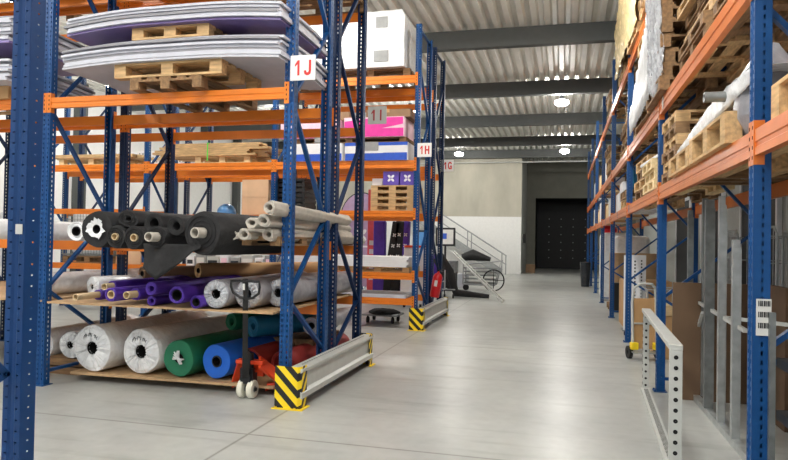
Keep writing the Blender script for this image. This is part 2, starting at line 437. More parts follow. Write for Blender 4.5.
# shipping label on the near right post and stickers on the beams
mb = MB(); mb.box(-.03, .045, -.004, 0, 0, .2)
for i in range(3):
    z = .04 + i * .06
    for j in range(7): mb.box(-.02 + j * .009, -.015 + j * .009 + (j % 2) * .002, -.006, -.004, z, z + .03, 1)
mb.build('barcode_label', ['lbl', 'black'], rR, loc=(-3.7 + .0 + .052, .045, 1.12), rot=(0, 0, PI / 2))
for (yy, zz, hh) in ((11.0, 2.12, .12), (13.3, 2.12, .12), (15.5, 2.12, .12), (17.0, 2.12, .12), (7.4, 3.06, .13), (10.9, 3.06, .13), (18.2, 2.12, .12)):
    MB().box(-.03, .03, -.0035, 0, 0, hh).build('beam_sticker', 'violet_film' if zz < 3 else 'lbl', rR, loc=(-(yy - .3), -.001, zz))

# end guards
def guard(label, x, y0, y1):
    t = thing('rack_end_guard', label, 'rack guard', (x, y0, 0)); L = y1 - y0
    def prot(sy):
        mb = MB(); h = .4
        out = [(0, 0), (0, .16 * sy), (-.006, .16 * sy), (-.006, .006 * sy), (-.26, .006 * sy), (-.26, 0)]
        out = [(-.0, .03 * sy), (0, .16 * sy), (-.006, .16 * sy), (-.006, .033 * sy), (-.033, .006 * sy), (-.26, .006 * sy), (-.26, 0), (-.03, 0)]
        n = len(out); vs = [(p[0], p[1], z) for z in (0, h) for p in out]
        mb.add(vs, [(i, (i + 1) % n, n + (i + 1) % n, n + i) for i in range(n)] + [tuple(range(n - 1, -1, -1)), tuple(range(n, 2 * n))])
        return mb
    a = prot(1).build('corner_protector', 'stripe', t); b = prot(-1).build('corner_protector', 'stripe', t, loc=(0, L, 0))
    for pr, sy in ((a, 1), (b, -1)):
        m2 = MB(); m2.box(-.28, .03, min(-.03 * sy, .006 * sy), max(-.03 * sy, .006 * sy), 0, .01); m2.box(-.006, .03, min(0, .17 * sy), max(0, .17 * sy), 0, .01)
        for q in (-.24, -.05): m2.lathe([(.001, .02), (.01, .02), (.01, .01)], 6, 0, 'z', (q, -.014 * sy, 0))
        m2.build('foot_flange', 'yellow', pr)
    mb = MB()
    pr = [(0, .10), (.03, .10), (.03, .15), (.0, .175), (.0, .33), (.03, .35), (.03, .375), (-.02, .39), (-.1, .39), (-.1, .375), (-.03, .37), (-.015, .35), (-.015, .16), (.0, .14)]
    n = len(pr); y0_, y1_ = .02, L - .02
    vs = [(p[0] - .02, y, p[1]) for y in (y0_, y1_) for p in pr]
    mb.add(vs, [(i, n + i, n + (i + 1) % n, (i + 1) % n) for i in range(n)] + [tuple(range(n)), tuple(range(2 * n - 1, n - 1, -1))])
    y = .2
    while y < L - .2: mb.box(-.075, -.06, y, y + .03, .3895, .3915, 1); y += .06
    mb.build('guard_rail', ['rail_grey', 'black'], t)
    MB().bar((-.2, .02, .04), (-.2, L - .02, .04), .05, .07).build('floor_rail', 'rail_grey', t)
    return t
guard('striped yellow-black end guard with grey rail at the 1J rack', -2.36, 5.69, 8.09)
guard('smaller, farther yellow-black end guard at the 1H rack', -2.40, 11.38, 14.02)

# signs
GLYPH = {
 '1': [[(.16, .72), (.42, 1), (.6, 1), (.6, 0), (.4, 0), (.4, .74), (.16, .58)]],
 'I': [[(.4, 0), (.6, 0), (.6, 1), (.4, 1)]],
 'J': [[(.62, 1), (.84, 1), (.84, .26), (.62, .26)], [(.84, .27), (.78, .08), (.6, -.01), (.40, -.01), (.22, .08), (.15, .3), (.36, .33), (.41, .21), (.5, .17), (.58, .21), (.62, .27)]],
 'H': [[(.12, 0), (.34, 0), (.34, 1), (.12, 1)], [(.66, 0), (.88, 0), (.88, 1), (.66, 1)], [(.34, .41), (.66, .41), (.66, .6), (.34, .6)]],
 'G': [[(.88, .70), (.84, .88), (.7, 1), (.5, 1.02), (.3, 1), (.16, .86), (.1, .6), (.32, .6), (.37, .77), (.5, .84), (.62, .79), (.67, .68)],
       [(.1, .61), (.1, .4), (.16, .14), (.3, .01), (.5, -.02), (.6, 0), (.7, .08), (.64, .2), (.5, .17), (.38, .24), (.32, .4), (.32, .61)],
       [(.88, .52), (.88, 0), (.74, 0), (.7, .08), (.63, .2), (.66, .34), (.5, .34), (.5, .52)]]}
def sign(label, txt, x0, x1, z0, z1, y, pm='sign', tm='redprint'):
    t = thing('aisle_sign', label, 'sign', ((x0 + x1) / 2, y, z0)); w, h = x1 - x0, z1 - z0
    MB().box(-w / 2, w / 2, 0, .006, 0, h).build('sign_plate', pm, t, bevel=.004)
    for i, ch in enumerate(txt):
        mb = MB(); gh = h * .6; gw = w * .42
        for pl in GLYPH[ch]:
            n = len(pl); vs = [((q[0] - .5) * gw, yy, q[1] * gh) for yy in (-.0015, 0) for q in pl]
            mb.add(vs, [tuple(range(n)), tuple(range(2 * n - 1, n - 1, -1))] + [(k, n + k, n + (k + 1) % n, (k + 1) % n) for k in range(n)])
        mb.build('lettering', tm, t, loc=(w * (-.17 + i * .36), 0, h * .2))
    return t
sign('white sign reading 1J on the nearest left rack', '1J', -2.53, -2.275, 3.1, 3.34, 5.69)
sign('shaded sign reading 1I on the rack behind the 1J post', '1I', -2.45, -2.2, 3.09, 3.32, 7.96, 'sign_shaded', 'redprint_shaded')
sign('white sign reading 1H on the second left rack', '1H', -2.56, -2.30, 3.115, 3.365, 11.38)
sign('white sign reading 1G, farthest of the rack signs', '1G', -2.58, -2.32, 3.125, 3.385, 13.92)

# ------------------------------------------------------------------ generic goods
def pallet_mesh(L=1.2, W=.8, h=.144, s=1.0, rnd=None):
    mb = MB(); r = rnd or random
    for i in range(5):
        w = .1 if i % 2 else .13
        y = -W / 2 + i * (W - .13) / 4
        mb.box(-L / 2, L / 2, y, y + w, h - .022, h)
    for i in range(3):
        x = -L / 2 + i * (L - .13) / 2
        mb.box(x, x + .13, -W / 2, W / 2, h - .044, h - .022)
        for j in range(3):
            y = -W / 2 + j * (W - .1) / 2
            mb.box(x, x + .13, y, y + .1, .022, h - .044)
    for j in range(3):
        y = -W / 2 + j * (W - .1) / 2
        mb.box(-L / 2, L / 2, y, y + .1, 0, .022)
    return mb
PAL = {}
def pallet(label, loc, rz=0, L=1.2, W=.8, matn='wood', group=None, h=.144):
    key = (L, W, matn, h)
    if key not in PAL:
        o = pallet_mesh(L, W, h).build('wooden_pallet', matn); PAL[key] = o
    else: o = PAL[key].copy(); col.objects.link(o); 
    o.location = loc; o.rotation_euler = (0, 0, rz)
    for kk in ('group',):
        if kk in o: del o[kk]
    return tag(o, label, 'pallet', group)
def pallet_stack(n, place, loc, rz, L=1.2, W=.8, mats=('wood', 'wood_dark'), group=None, jit=.03, h=.144):
    for i in range(n):
        nm = 'topmost' if i == n - 1 else (ORD[i] if i < len(ORD) else 'upper')
        lb = ('%s pallet of the stack %s' % (nm, place)) if i in (0, n - 1) else ('%s lowest pallet in the stack %s' % (nm, place))
        pallet(lb, (loc[0] + random.uniform(-jit, jit), loc[1] + random.uniform(-jit, jit), loc[2] + i * (h + .001)), rz + random.uniform(-.03, .03), L, W, mats[i % len(mats)], group or ('pallets stacked ' + place), h)

def boxed(name, label, cat, loc, size, matn, rz=0, group=None, tape=None, bevel=.004, lid=None):
    t = thing(name, label, cat, loc, rz, group); sx, sy, sz = size
    MB().box(-sx / 2, sx / 2, -sy / 2, sy / 2, 0, sz).build('carton_body' if cat == 'box' else 'body', matn, t, bevel=bevel)
    if tape: 
        MB().box(-.025, .025, -sy / 2 - .001, -sy / 2, sz * .6, sz).box(-.025, .025, -sy / 2, sy / 2, sz, sz + .001).build('tape', tape, t)
    if lid: MB().box(-sx / 2 - .005, sx / 2 + .005, -sy / 2 - .005, sy / 2 + .005, sz - .05, sz + .004).build('lid', lid, t)
    return t

# curved sheets
def sheet_mesh(L, W, t, sagx, sagy, n=14):
    mb = MB(); m = 4; vs = []
    for z in (0, t):
        for j in range(m + 1):
            for i in range(n + 1):
                x = -L / 2 + L * i / n; y = W * j / m
                a = max(0, abs(x) - .35) / (L / 2 - .35)
                vs.append((x, y, z - sagx[0 if x < 0 else 1] * a ** 1.7 - sagy * max(0, (y - .6)) ** 2))
    K = (n + 1) * (m + 1); fs = []
    for j in range(m):
        for i in range(n):
            a = j * (n + 1) + i
            fs += [(a, a + n + 1, a + n + 2, a + 1), (K + a, K + a + 1, K + a + n + 2, K + a + n + 1)]
    for i in range(n):
        fs.append((i, i + 1, K + i + 1, K + i)); b = m * (n + 1) + i; fs.append((b + 1, b, K + b, K + b + 1))
    for j in range(m):
        a = j * (n + 1); fs.append((a + n + 1, a, K + a, K + a + n + 1)); b = a + n; fs.append((b, b + n + 1, K + b + n + 1, K + b))
    mb.add(vs, fs); return mb
def sheet_stack(place, x, y, z, n, L, W, t, sagx, sagy, bottom=None, gap=.002):
    protos = {}
    for i in range(n):
        mt = bottom if (i == 0 and bottom) else ('sheet_g' if i % 4 == 3 else 'sheet')
        if mt not in protos: o = sheet_mesh(L, W, t, sagx, sagy).build('panel_sheet', mt, smooth=False); protos[mt] = o
        else: o = protos[mt].copy(); col.objects.link(o)
        o.location = (x + random.uniform(-.03, .03), y + random.uniform(-.05, .03), z + i * (t + gap))
        nm = 'topmost' if i == n - 1 else ORD[i]
        tag(o, '%s %ssheet of the %s' % (nm, '' if i in (0, n - 1) else 'lowest ' if i > 1 else 'from bottom ', place), 'panel sheet', 'sheets of the ' + place)

# rolls along +Y, front end at y
def roll(label, x, y, z, r, L, matn, core='card', ext=0., rc=.05, dx=0, dz=0, endm=None, rough=.02, flat=1., group=None, name='fabric_roll', spiral=True, lump=0.):
    t = thing(name, label, 'roll', (x, y, z), 0, group)
    t.rotation_euler = (math.atan2(dz, L), 0, -math.atan2(dx, L))
    ph = random.random() * 6
    def fn(rr, tt, a):
        k = rr / r
        return rr * (1 + (rough * (math.sin(3 * a + ph + tt * 1.7) + .6 * math.sin(5 * a - ph + tt * 2.9)) + lump * math.sin(2 * a + ph)) * k)
    prof = [(rc, .012), (rc + .25 * (r - rc), .004), (rc + .5 * (r - rc), .012), (rc + .75 * (r - rc), .0), (r * .97, .0), (r, .012)]
    for i in range(1, 9): prof.append((r, L * i / 8 - (.012 if i == 8 else 0)))
    prof += [(r * .97, L), (rc, L), (rc, L * .5), (rc, .012)]
    mb = MB().lathe(prof, 36, 0, 'y', fn=fn)
    if spiral:
        pts = []
        turns = 3
        for i in range(60):
            a = i / 59 * turns * 2 * PI; rr = rc + .01 + (r * .92 - rc - .01) * i / 59
            pts.append((rr * math.cos(a + ph), -.002, rr * math.sin(a + ph)))
        mb.tube(pts, .005, 5, 0)
    b = mb.build('roll_body', [matn], t, True)
    if flat != 1: b.scale = (1, 1, flat)
    if core == 'card':
        MB().lathe([(rc * .98, -ext), (rc * .98, .3), (rc * .78, .3), (rc * .78, -ext)], 24, 0, 'y', closed=True).build('core_tube', 'tube', t, True)
    elif core == 'grey':
        MB().lathe([(rc * .98, -ext), (rc * .98, .3), (rc * .78, .3), (rc * .78, -ext)], 24, 0, 'y', closed=True).build('core_tube', 'beige_cloth', t, True)
    elif core == 'dark':
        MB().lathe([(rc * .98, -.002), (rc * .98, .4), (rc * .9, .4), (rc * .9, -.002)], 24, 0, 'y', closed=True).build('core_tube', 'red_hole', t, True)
    if core in ('wrapdark', 'dark') and endm or core == 'wrapdark':
        # gathered film end with radial pleats round the core opening
        n = 72; pr = [(rc * .95, .03), (rc * 1.05, -.012), (rc * 1.6, -.02), (r * .6, -.014), (r * .82, -.010), (r * .97, .008), (r * 1.012, .05)]
        vs = []
        rnds = [random.uniform(-1, 1) for _ in range(n)]
        for i, (rr, tt) in enumerate(pr):
            for k in range(n):
                a = 2 * PI * k / n; amp = .012 if 0 < i < 6 else 0
                q = rr * (1 + (.05 if i < 2 else .008) * rnds[(k * 3) % n])
                vs.append((q * math.cos(a), tt + amp * rnds[k] * (1 if i < 4 else .7), q * math.sin(a)))
        fs = [(i * n + k, i * n + (k + 1) % n, (i + 1) * n + (k + 1) % n, (i + 1) * n + k) for i in range(len(pr) - 1) for k in range(n)]
        MB().add(vs, fs).build('film_end', endm or 'wrap', t, False, solid=.002)
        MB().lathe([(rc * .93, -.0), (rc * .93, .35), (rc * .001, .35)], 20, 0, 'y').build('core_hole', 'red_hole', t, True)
    return t

# --- J rack, shelf at z 3.06: pallets, sheets
pallet('narrow lower pallet sitting on the orange beam under the panel piles', (-3.82, 6.2, 3.062), PI / 2, 1.2, .8, 'wood_dark', None, .12)
pallet('wide pallet directly under the lower curved pile of panels', (-3.8, 6.02, 3.183), 0, 1.2, .85, 'wood')
sheet_stack('panel pile just above the beam, by sign 1J', -3.77, 5.58, 3.329, 9, 2.40, 1.2, .0235, (.045, .04), .1)
pallet('short pallet sandwiched between the two curved panel piles', (-3.78, 6.0, 3.56), 0, .86, .8, 'wood', None, .12)
sheet_stack('upper panel pile left of sign 1J', -3.75, 5.55, 3.682, 7, 2.36, 1.2, .0235, (.06, .05), .1, 'violet_film')
pallet('pallet under the panel pile at the far left shelf', (-6.9, 6.1, 3.062), 0, 1.2, .8, 'wood')
sheet_stack('lower panel pile in the far left bay', -6.9, 5.5, 3.21, 9, 2.62, 1.25, .0235, (.05, .02), .08)
pallet('hidden pallet between the far left panel piles', (-6.9, 6.1, 3.45), 0, .9, .8, 'wood')
sheet_stack('upper panel pile in the far left bay', -6.9, 5.5, 3.6, 12, 2.6, 1.25, .0235, (.05, .02), .08, 'violet_film')
# level 4.56 pallets seen from below
for i, (xx, yy) in enumerate(((-3.1, 6.35), (-4.35, 6.35), (-6.1, 6.35), (-7.3, 6.35), (-3.15, 7.55), (-4.4, 7.55), (-6.1, 7.55))):
    pallet(['pallet on the top beams right above the 1J sign', 'pallet on the top beams left of the post with 1J', 'top shelf pallet over the left bay near the blue post', 'leftmost top shelf pallet of the front rack',
            'pallet on the rear top shelf behind the 1J post', 'rear top shelf pallet over the middle bay', 'rear top shelf pallet in the left bay'][i], (xx, yy, 4.562), 0, 1.2, 1.1, 'wood_dark')

# ------------------------------------------------------------------ J/I racks, shelf at z 1.53: rolls
def deck(label, x0, x1, y0, y1, z0, z1, matn='ply', rz=0):
    t = MB().box(-(x1 - x0) / 2, (x1 - x0) / 2, 0, y1 - y0, 0, z1 - z0).build('shelf_board', matn, loc=((x0 + x1) / 2, y0, z0), rot=(0, 0, rz))
    return tag(t, label, 'shelf board')
S3 = 1.532
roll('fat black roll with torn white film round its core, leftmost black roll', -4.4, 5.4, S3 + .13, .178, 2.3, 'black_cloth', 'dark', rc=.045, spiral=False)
# torn film star around the core
t = [o for o in col.objects if o.get('label', '').startswith('fat black roll')][0]
n = 26; vs = [(.045 * math.cos(2 * PI * k / n), -.006, .045 * math.sin(2 * PI * k / n)) for k in range(n)] + [((.075 + .045 * random.random()) * math.cos(2 * PI * k / n), -.012 - .02 * random.random(), (.075 + .045 * random.random()) * math.sin(2 * PI * k / n)) for k in range(n)]
MB().add(vs, [(k, (k + 1) % n, n + (k + 1) % n, n + k) for k in range(n)]).build('torn_film', 'wrap', t, solid=.002)
roll('small black roll with card core next to the fattest black roll', -4.185, 5.40, S3 + .06, .112, 2.2, 'black_cloth', 'card', .02, .034, rough=.04)
roll('flattened black roll folded double on top of the small rolls', -4.07, 5.42, S3 + .235, .11, 2.0, 'black_cloth', None, rc=.03, flat=.75, rough=.06, lump=.1)
roll('black roll with card core below the folded black roll', -3.965, 5.38, S3 + .055, .112, 2.2, 'black_cloth', 'card', .01, .038, rough=.04)
roll('coreless black roll lying on top, fourth from the left', -3.77, 5.40, S3 + .19, .1, 2.2, 'black_cloth', None, rc=.05, rough=.05)
roll('sagging black roll with a grey core sticking out', -3.71, 5.36, S3 + .065, .105, 2.3, 'black_cloth', 'grey', .12, .045, rough=.06)
roll('thin black coreless roll on top beside the widest black roll', -3.53, 5.40, S3 + .17, .09, 2.2, 'black_cloth', None, rc=.04, rough=.05)
roll('wide black roll with its pale core tube poking out', -3.25, 5.40, S3 + .11, .205, 2.3, 'black_cloth', 'grey', .11, .05, dx=.25, rough=.03)
# loose hanging flap of black cloth
mb = MB(); vs = []; K = 9
for j in range(K):
    for i in range(K):
        u, v = i / (K - 1), j / (K - 1)
        vs.append((-3.86 + .62 * u, 5.38 + .02 * math.sin(9 * u + 3 * v), S3 + .02 - v * (.34 * (1 - abs(u - .25) * 1.3) if u < .9 else .03) - .02))
mb.add(vs, [(j * K + i, j * K + i + 1, (j + 1) * K + i + 1, (j + 1) * K + i) for j in range(K - 1) for i in range(K - 1)])
tag(mb.build('cloth_flap', 'black_cloth', smooth=True, solid=.01), 'black cloth end hanging in a point over the middle orange beam', 'cloth')
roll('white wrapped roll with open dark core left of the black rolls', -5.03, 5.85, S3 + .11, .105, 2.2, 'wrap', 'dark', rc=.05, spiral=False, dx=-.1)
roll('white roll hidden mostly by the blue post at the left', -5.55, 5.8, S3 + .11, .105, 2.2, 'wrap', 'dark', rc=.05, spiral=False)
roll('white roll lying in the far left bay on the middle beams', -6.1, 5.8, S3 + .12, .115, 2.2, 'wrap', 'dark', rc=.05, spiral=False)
pallet('low pallet under the grey felt rolls right of the black rolls', (-2.95 + .0, 6.3, S3), PI / 2, 1.2, .7, 'wood_dark', h=.09)
pallet('low pallet on the rear beams behind the grey felt rolls', (-3.0, 7.55, S3), PI / 2, 1.0, .7, 'wood_dark', h=.09)
fz = S3 + .092
for i, (xx, zz, rr, yy, dx) in enumerate(((-2.9, .05, .062, 5.55, .2), (-2.8, .16, .06, 5.5, .25), (-2.68, .055, .06, 5.6, .35), (-2.68, .18, .065, 5.5, .4), (-2.6, .3, .062, 5.45, .5), (-3.04, .04, .05, 5.6, .1), (-2.68, .09, .06, 6.05, .0), (-2.69, .21, .072, 5.9, .0), (-2.67, .0, .05, 6.25, .05))):
    lb = ['grey felt roll end lying lowest beside the black rolls', 'grey felt roll in the second layer of the felt pile', 'grey felt roll low behind the right blue post', 'grey felt roll above the others beside the right post',
          'topmost grey felt roll slanting over the felt pile', 'squashed grey felt roll at the left rim of the felt pile', 'small felt roll right of the 1J post', 'pale felt roll right of the 1J post, on the smaller one',
          'thin felt roll pointing out over the aisle side'][i]
    roll(lb, xx, yy, fz + zz - .04, rr, 1.75 + .25 * (i % 3), 'beige_cloth', None, rc=rr * .45, dx=dx * .15, dz=-.05 if i in (4, 7) else 0, rough=.1, lump=.13, flat=.9)

# shelf at z .88
deck('plywood shelf edge under the purple and film wrapped rolls', -5.2, -2.64, 5.66, 8.0, .885, .905)
deck('plywood shelf behind the left blue post, second from the floor', -8.0, -5.35, 5.75, 8.0, .885, .905)
S2 = .906
for i, (xx, zz, rr, yy, ext, co, lb) in enumerate((
    (-4.74, .07, .055, 5.86, .33, 'card', 'purple roll at far left with a long bare card tube'),
    (-4.46, .18, .055, 5.72, .12, 'card', 'purple roll lying on top with short card tube end'),
    (-4.34, .11, .068, 5.55, .0, 'card', 'purple roll whose white ringed open core faces out'),
    (-4.17, .11, .06, 5.7, .14, 'card', 'purple roll with card tube beside the white ringed one'),
    (-3.92, .18, .065, 5.6, 0, None, 'purple roll resting high between its neighbours'),
    (-3.62, .13, .085, 5.58, 0, 'dark', 'widest purple roll with a dark open core'),
    (-3.41, .07, .062, 5.58, 0, 'dark', 'small purple roll next to the wrapped rolls'),
    (-3.98, .05, .05, 5.7, 0, None, 'low purple roll under the higher ones'))):
    roll(lb, xx, yy, S2 + zz, rr, 2.2, 'purple', co, ext, rr * .62 if co else rr * .4, rough=.04)
for i, (xx, yy, dx, lb) in enumerate(((-3.24, 5.66, .02, 'film wrapped roll with dark core left of the pallet jack handle'), (-2.97, 5.78, .03, 'film wrapped roll behind the pallet jack handle'), (-2.765, 6.05, .02, 'film wrapped roll partly behind the 1J rack post'))):
    roll(lb, xx, yy, S2 + .15, .138, 2.1, 'greyroll', 'wrapdark', 0, .048, dx=dx, endm='wrap_clear', spiral=False, rough=.015)
roll('big white film wrapped roll lying low behind the left blue post', -5.0, 6.1, S2 + .125, .12, 2.2, 'wrap', 'wrapdark', rc=.035, dx=.8, spiral=False, endm='wrap')
roll('brown paper roll lying behind the purple rolls', -4.75, 6.6, S2 + .26, .085, 2.0, 'card_dark', 'dark', rc=.03, dx=1.1, spiral=False)
roll('brown wrapped long roll on the rear shelf behind purple rolls', -4.2, 6.9, S2 + .3, .09, 1.9, 'card', 'dark', rc=.03, dx=1.2, spiral=False)
roll('white roll in the far left bay on the low shelf', -5.7, 5.9, S2 + .13, .125, 2.0, 'wrap', 'wrapdark', rc=.035, spiral=False, endm='wrap')

# floor level of J rack
mb = MB(); mb.box(-1.44, .95, 0, 2.0, .075, .1)
for q in (.45, 1.1, 1.8): mb.box(-1.4, .9, q - .05, q + .05, 0, .075)
tag(mb.build('roll_platform', 'ply', loc=(-3.78, 6.08, 0), rot=(0, 0, math.radians(1.5))), 'low plywood platform on the floor under white, green and blue rolls', 'platform')
F = .102
roll('left of the two large white film wrapped floor rolls', -4.99, 6.1, F + .262, .255, 1.9, 'wrap', 'wrapdark', rc=.075, spiral=False, endm='wrap', dx=.15)
roll('right of the two large white film wrapped floor rolls', -4.41, 6.15, F + .25, .24, 1.9, 'wrap', 'wrapdark', rc=.075, spiral=False, endm='wrap', dx=.15)
roll('dark green roll with crumpled white film in its core', -3.95, 6.15, F + .205, .195, 1.9, 'green', 'dark', rc=.05, spiral=False, dx=.2)
for nm in ('left of the two', 'right of the two'):
    t = [o for o in col.objects if o.get('label', '').startswith(nm)][0]; mb = MB()
    for q in range(9):
        x0 = -.1 + q * .022; z0 = .15 - .012 * abs(q - 4) * .6 + .006 * (q % 2)
        mb.bar((x0, -.024, z0 - .02), (x0 + .012 * (1 - q % 3), -.024, z0 + .02), .005, .003); mb.bar((x0, -.024, z0 + .01 * (q % 2)), (x0 + .016, -.024, z0 + .012), .005, .003)
    mb.build('marker_scribble', 'black', t)
t = [o for o in col.objects if o.get('label', '').startswith('dark green roll')][0]
mb = MB()
for q in range(14):
    a = random.random() * 6.3; r0 = .02 + .05 * random.random()
    mb.bar((0, -.01, 0), (r0 * 1.3 * math.cos(a), -.03 - .02 * random.random(), r0 * 1.3 * math.sin(a)), .03, .012)
mb.build('crumpled_film', 'wrap', t)
roll('bright blue roll with hollow core beside the dark green roll', -3.53, 6.2, F + .19, .18, 1.9, 'rblue', 'card', 0, .062, spiral=False, dx=.25)
tt = [o for o in col.objects if o.get('label', '').startswith('bright blue roll')][0]
for ch in tt.children:
    if ch.name.startswith('core_tube'): ch.data = ch.data.copy(); ch.data.materials[0] = M['black']
roll('open brick red roll left of the pallet jack mast', -3.3, 6.5, .25, .15, 1.6, 'red_cloth', None, rc=.115, spiral=False, dx=.1)
roll('brick red roll behind the orange jack frame, near the guard', -2.93, 6.55, .25, .14, 1.6, 'red_cloth', None, rc=.105, spiral=False, dx=.1)
roll('teal roll lying crosswise behind the jack mast', -3.4, 6.75, .6, .12, 1.2, 'teal', None, rc=.04, spiral=False, dx=.7)
roll('green roll end poking up behind the teal roll', -3.75, 6.9, .62, .1, 1.0, 'green', None, rc=.04, spiral=False, dx=.4)
for i, xx in enumerate((-3.3, -2.95)):
    pallet_stack(3, 'behind the jack on the floor, %s' % ('farther in' if i == 0 else 'toward the guard'), (xx - .02, 7.55, 0), PI / 2, .9, .34, ('wood_dark', 'wood_dark'), jit=.0)
roll('small white wrapped roll left of the two large ones', -5.45, 6.3, .34, .15, 1.7, 'wrap', 'wrapdark', rc=.045, spiral=False, endm='wrap')
roll('white wrapped roll at floor level behind the left blue post', -5.95, 6.4, .3, .18, 1.7, 'wrap', 'wrapdark', rc=.05, spiral=False, endm='wrap')
for i, (xx, zz) in enumerate(((-5.45, .1), (-5.5, .0))):
    tag(MB().box(-.45, .2, 0, 1.6, 0, .08).build('board_bundle', 'wood_dark', loc=(xx, 6.3, zz)), ['upper', 'lower'][i] + ' dark board bundle under the small white wrapped roll', 'boards')
roll('long pale roll resting on the floor boards behind the 1J guard', -2.75, 6.9, .62, .1, 1.3, 'greyroll', 'dark', rc=.04, spiral=False)
tag(MB().box(-.35, .35, 0, 1.4, 0, .5).build('board_bundle', 'card_dark', loc=(-2.95 + .25, 6.85, 0)), 'low grey brown bundle of boards behind the rail of the 1J guard', 'boards') if False else None

# ------------------------------------------------------------------ pallet jack
t = thing('pallet_jack', 'orange pallet jack with black loop handle in front of the rolls', 'pallet jack', (-3.045, 5.97, 0), 0)
for s in (-1, 1):
    w = MB().lathe([(.03, -.028), (.085, -.028), (.092, -.018), (.092, .018), (.085, .028), (.03, .028)], 28, 0, 'x', (s * .052, 0, .093), closed=True).build('steer_wheel', 'nylon', t, True)
    MB().lathe([(.001, -.03), (.03, -.03), (.03, .03), (.001, .03)], 16, 0, 'x', (s * .052, 0, .093)).build('wheel_hub', 'galv_d', w)
mb = MB(); mb.box(-.055, .055, -.05, .1, .15, .24); mb.lathe([(.001, .44), (.035, .44), (.035, .2), (.001, .2)], 16, 0, 'z', (0, .05, 0)); mb.box(-.07, .07, -.03, .02, .18, .3); mb.bar((-.1, 0, .093), (.1, 0, .093), .03, .03)
mb.build('hydraulic_pump', 'black', t)
mb = MB()
mb.box(-.15, .15, .02, .12, .33, .37); mb.box(-.12, .12, .1, .16, .2, .34)
mb.bar((-.12, .08, .34), (-.27, .24, .09), .07, .03); mb.bar((.1, .05, .355), (.27, .34, .1), .16, .03, up=(1, 0, .6)); mb.bar((.12, .2, .09), (.3, .26, .09), .08, .06); mb.bar((-.3, .2, .08), (-.12, .2, .08), .05, .04)
mb.build('lift_frame', 'redor', t, bevel=.005)
for s in (-1, 1):
    fk = MB(); fk.box(s * .19 - .08, s * .19 + .08, .18, 1.25, .075, .088); fk.box(s * .19 - .08, s * .19 - .072, .18, 1.25, .04, .075); fk.box(s * .19 + .072, s * .19 + .08, .18, 1.25, .04, .075)
    o = fk.build('fork', 'redor', t); 
    MB().lathe([(.001, -.035), (.035, -.035), (.035, .035), (.001, .035)], 14, 0, 'x', (s * .19, 1.12, .036)).build('load_roller', 'nylon', o, True)
HXo = .13
mb = MB(); mb.bar((0, -.06, .25), (HXo * .9, -.31, 1.04), .05, .035); mb.bar((.0, -.05, .22), (.04, -.12, .5), .07, .05); mb.build('tow_bar', 'black', t)
mb = MB(); pts = [(0, -.31, 1.02), (-.07, -.315, 1.035), (-.135, -.33, 1.08), (-.15, -.345, 1.14), (-.145, -.352, 1.19), (-.05, -.355, 1.195), (0, -.355, 1.19), (.05, -.355, 1.195), (.145, -.352, 1.19), (.15, -.345, 1.14), (.135, -.33, 1.08), (.07, -.315, 1.035), (0, -.31, 1.02)]
mb.tube([(q[0] + HXo, q[1], q[2]) for q in pts], .013, 8); mb.bar((HXo, -.31, 1.02), (HXo, -.355, 1.21), .045, .03); mb.build('loop_handle', 'black', t, True)
MB().bar((HXo, -.37, 1.11), (HXo, -.375, 1.17), .018, .012).build('release_lever', 'lbl', t)

# ------------------------------------------------------------------ H/G racks
def planks(n, place, x, y, z, L, matn, w=.12, h=.025, cols=6, group=None, jx=.25, cat='plank'):
    i = 0; layer = 0
    while i < n:
        for c in range(cols):
            if i >= n: break
            nm = '%s plank in %s layer %s' % (['front', 'second', 'third', 'fourth', 'fifth', 'rearmost'][c], ['the lowest', 'the second', 'the third', 'the fourth', 'the fifth', 'the sixth', 'the top'][min(layer, 6)], place)
            o = MB().box(-L / 2, L / 2, 0, w, 0, h).build('plank', matn if (i * 7) % 3 else 'wood', loc=(x + random.uniform(-jx, jx), y + c * (w + .01), z + layer * (h + .002)), rot=(0, 0, random.uniform(-.012, .012)))
            tag(o, nm, cat, 'planks ' + place); i += 1
        layer += 1
HT = 3.072
pallet('pale pallet under the strapped planks on the second left rack', (-6.55, 11.95, HT), 0, 1.2, .8, 'wood_pale')
planks(36, 'strapped in the distance', -6.8, 11.5, HT + .146, 2.1, 'wood_pale', w=.13, h=.04, cols=6)
tag(MB().box(-.012, .012, -.006, -.003, 0, .35).box(-.012, .012, -.006, .8, .345, .35).build('strap', 'greenstrap', loc=(-6.82, 11.46, HT + .05)), 'bright green strap round the distant pale planks', 'strap')
planks(12, 'over the far left beam', -9.6, 11.5, HT + .146, 2.1, 'wood_pale', w=.13, h=.035, cols=6)
pallet('pale pallet under planks in the farthest left bay', (-9.6, 11.95, HT), 0, 1.6, .8, 'wood_pale')
# perforated white crate wall items behind
for i, xx in enumerate((-10.3, -9.3, -8.6)):
    t = thing('mesh_crate', ['leftmost perforated white crate on the rear high beam', 'middle perforated white crate on the rear high beam', 'right perforated white crate on the rear high beam'][i], 'crate', (xx + .1, 13.1, HT), 0)
    mb = MB(); mb.box(-.42, .42, 0, .7, 0, .5); mb.build('crate_body', 'white', t)
    mb = MB()
    for a in range(9):
        for c in range(5): mb.box(-.38 + a * .09, -.34 + a * .09, -.003, 0, .06 + c * .09, .1 + c * .09)
    mb.build('slot_rows', 'crate', t)
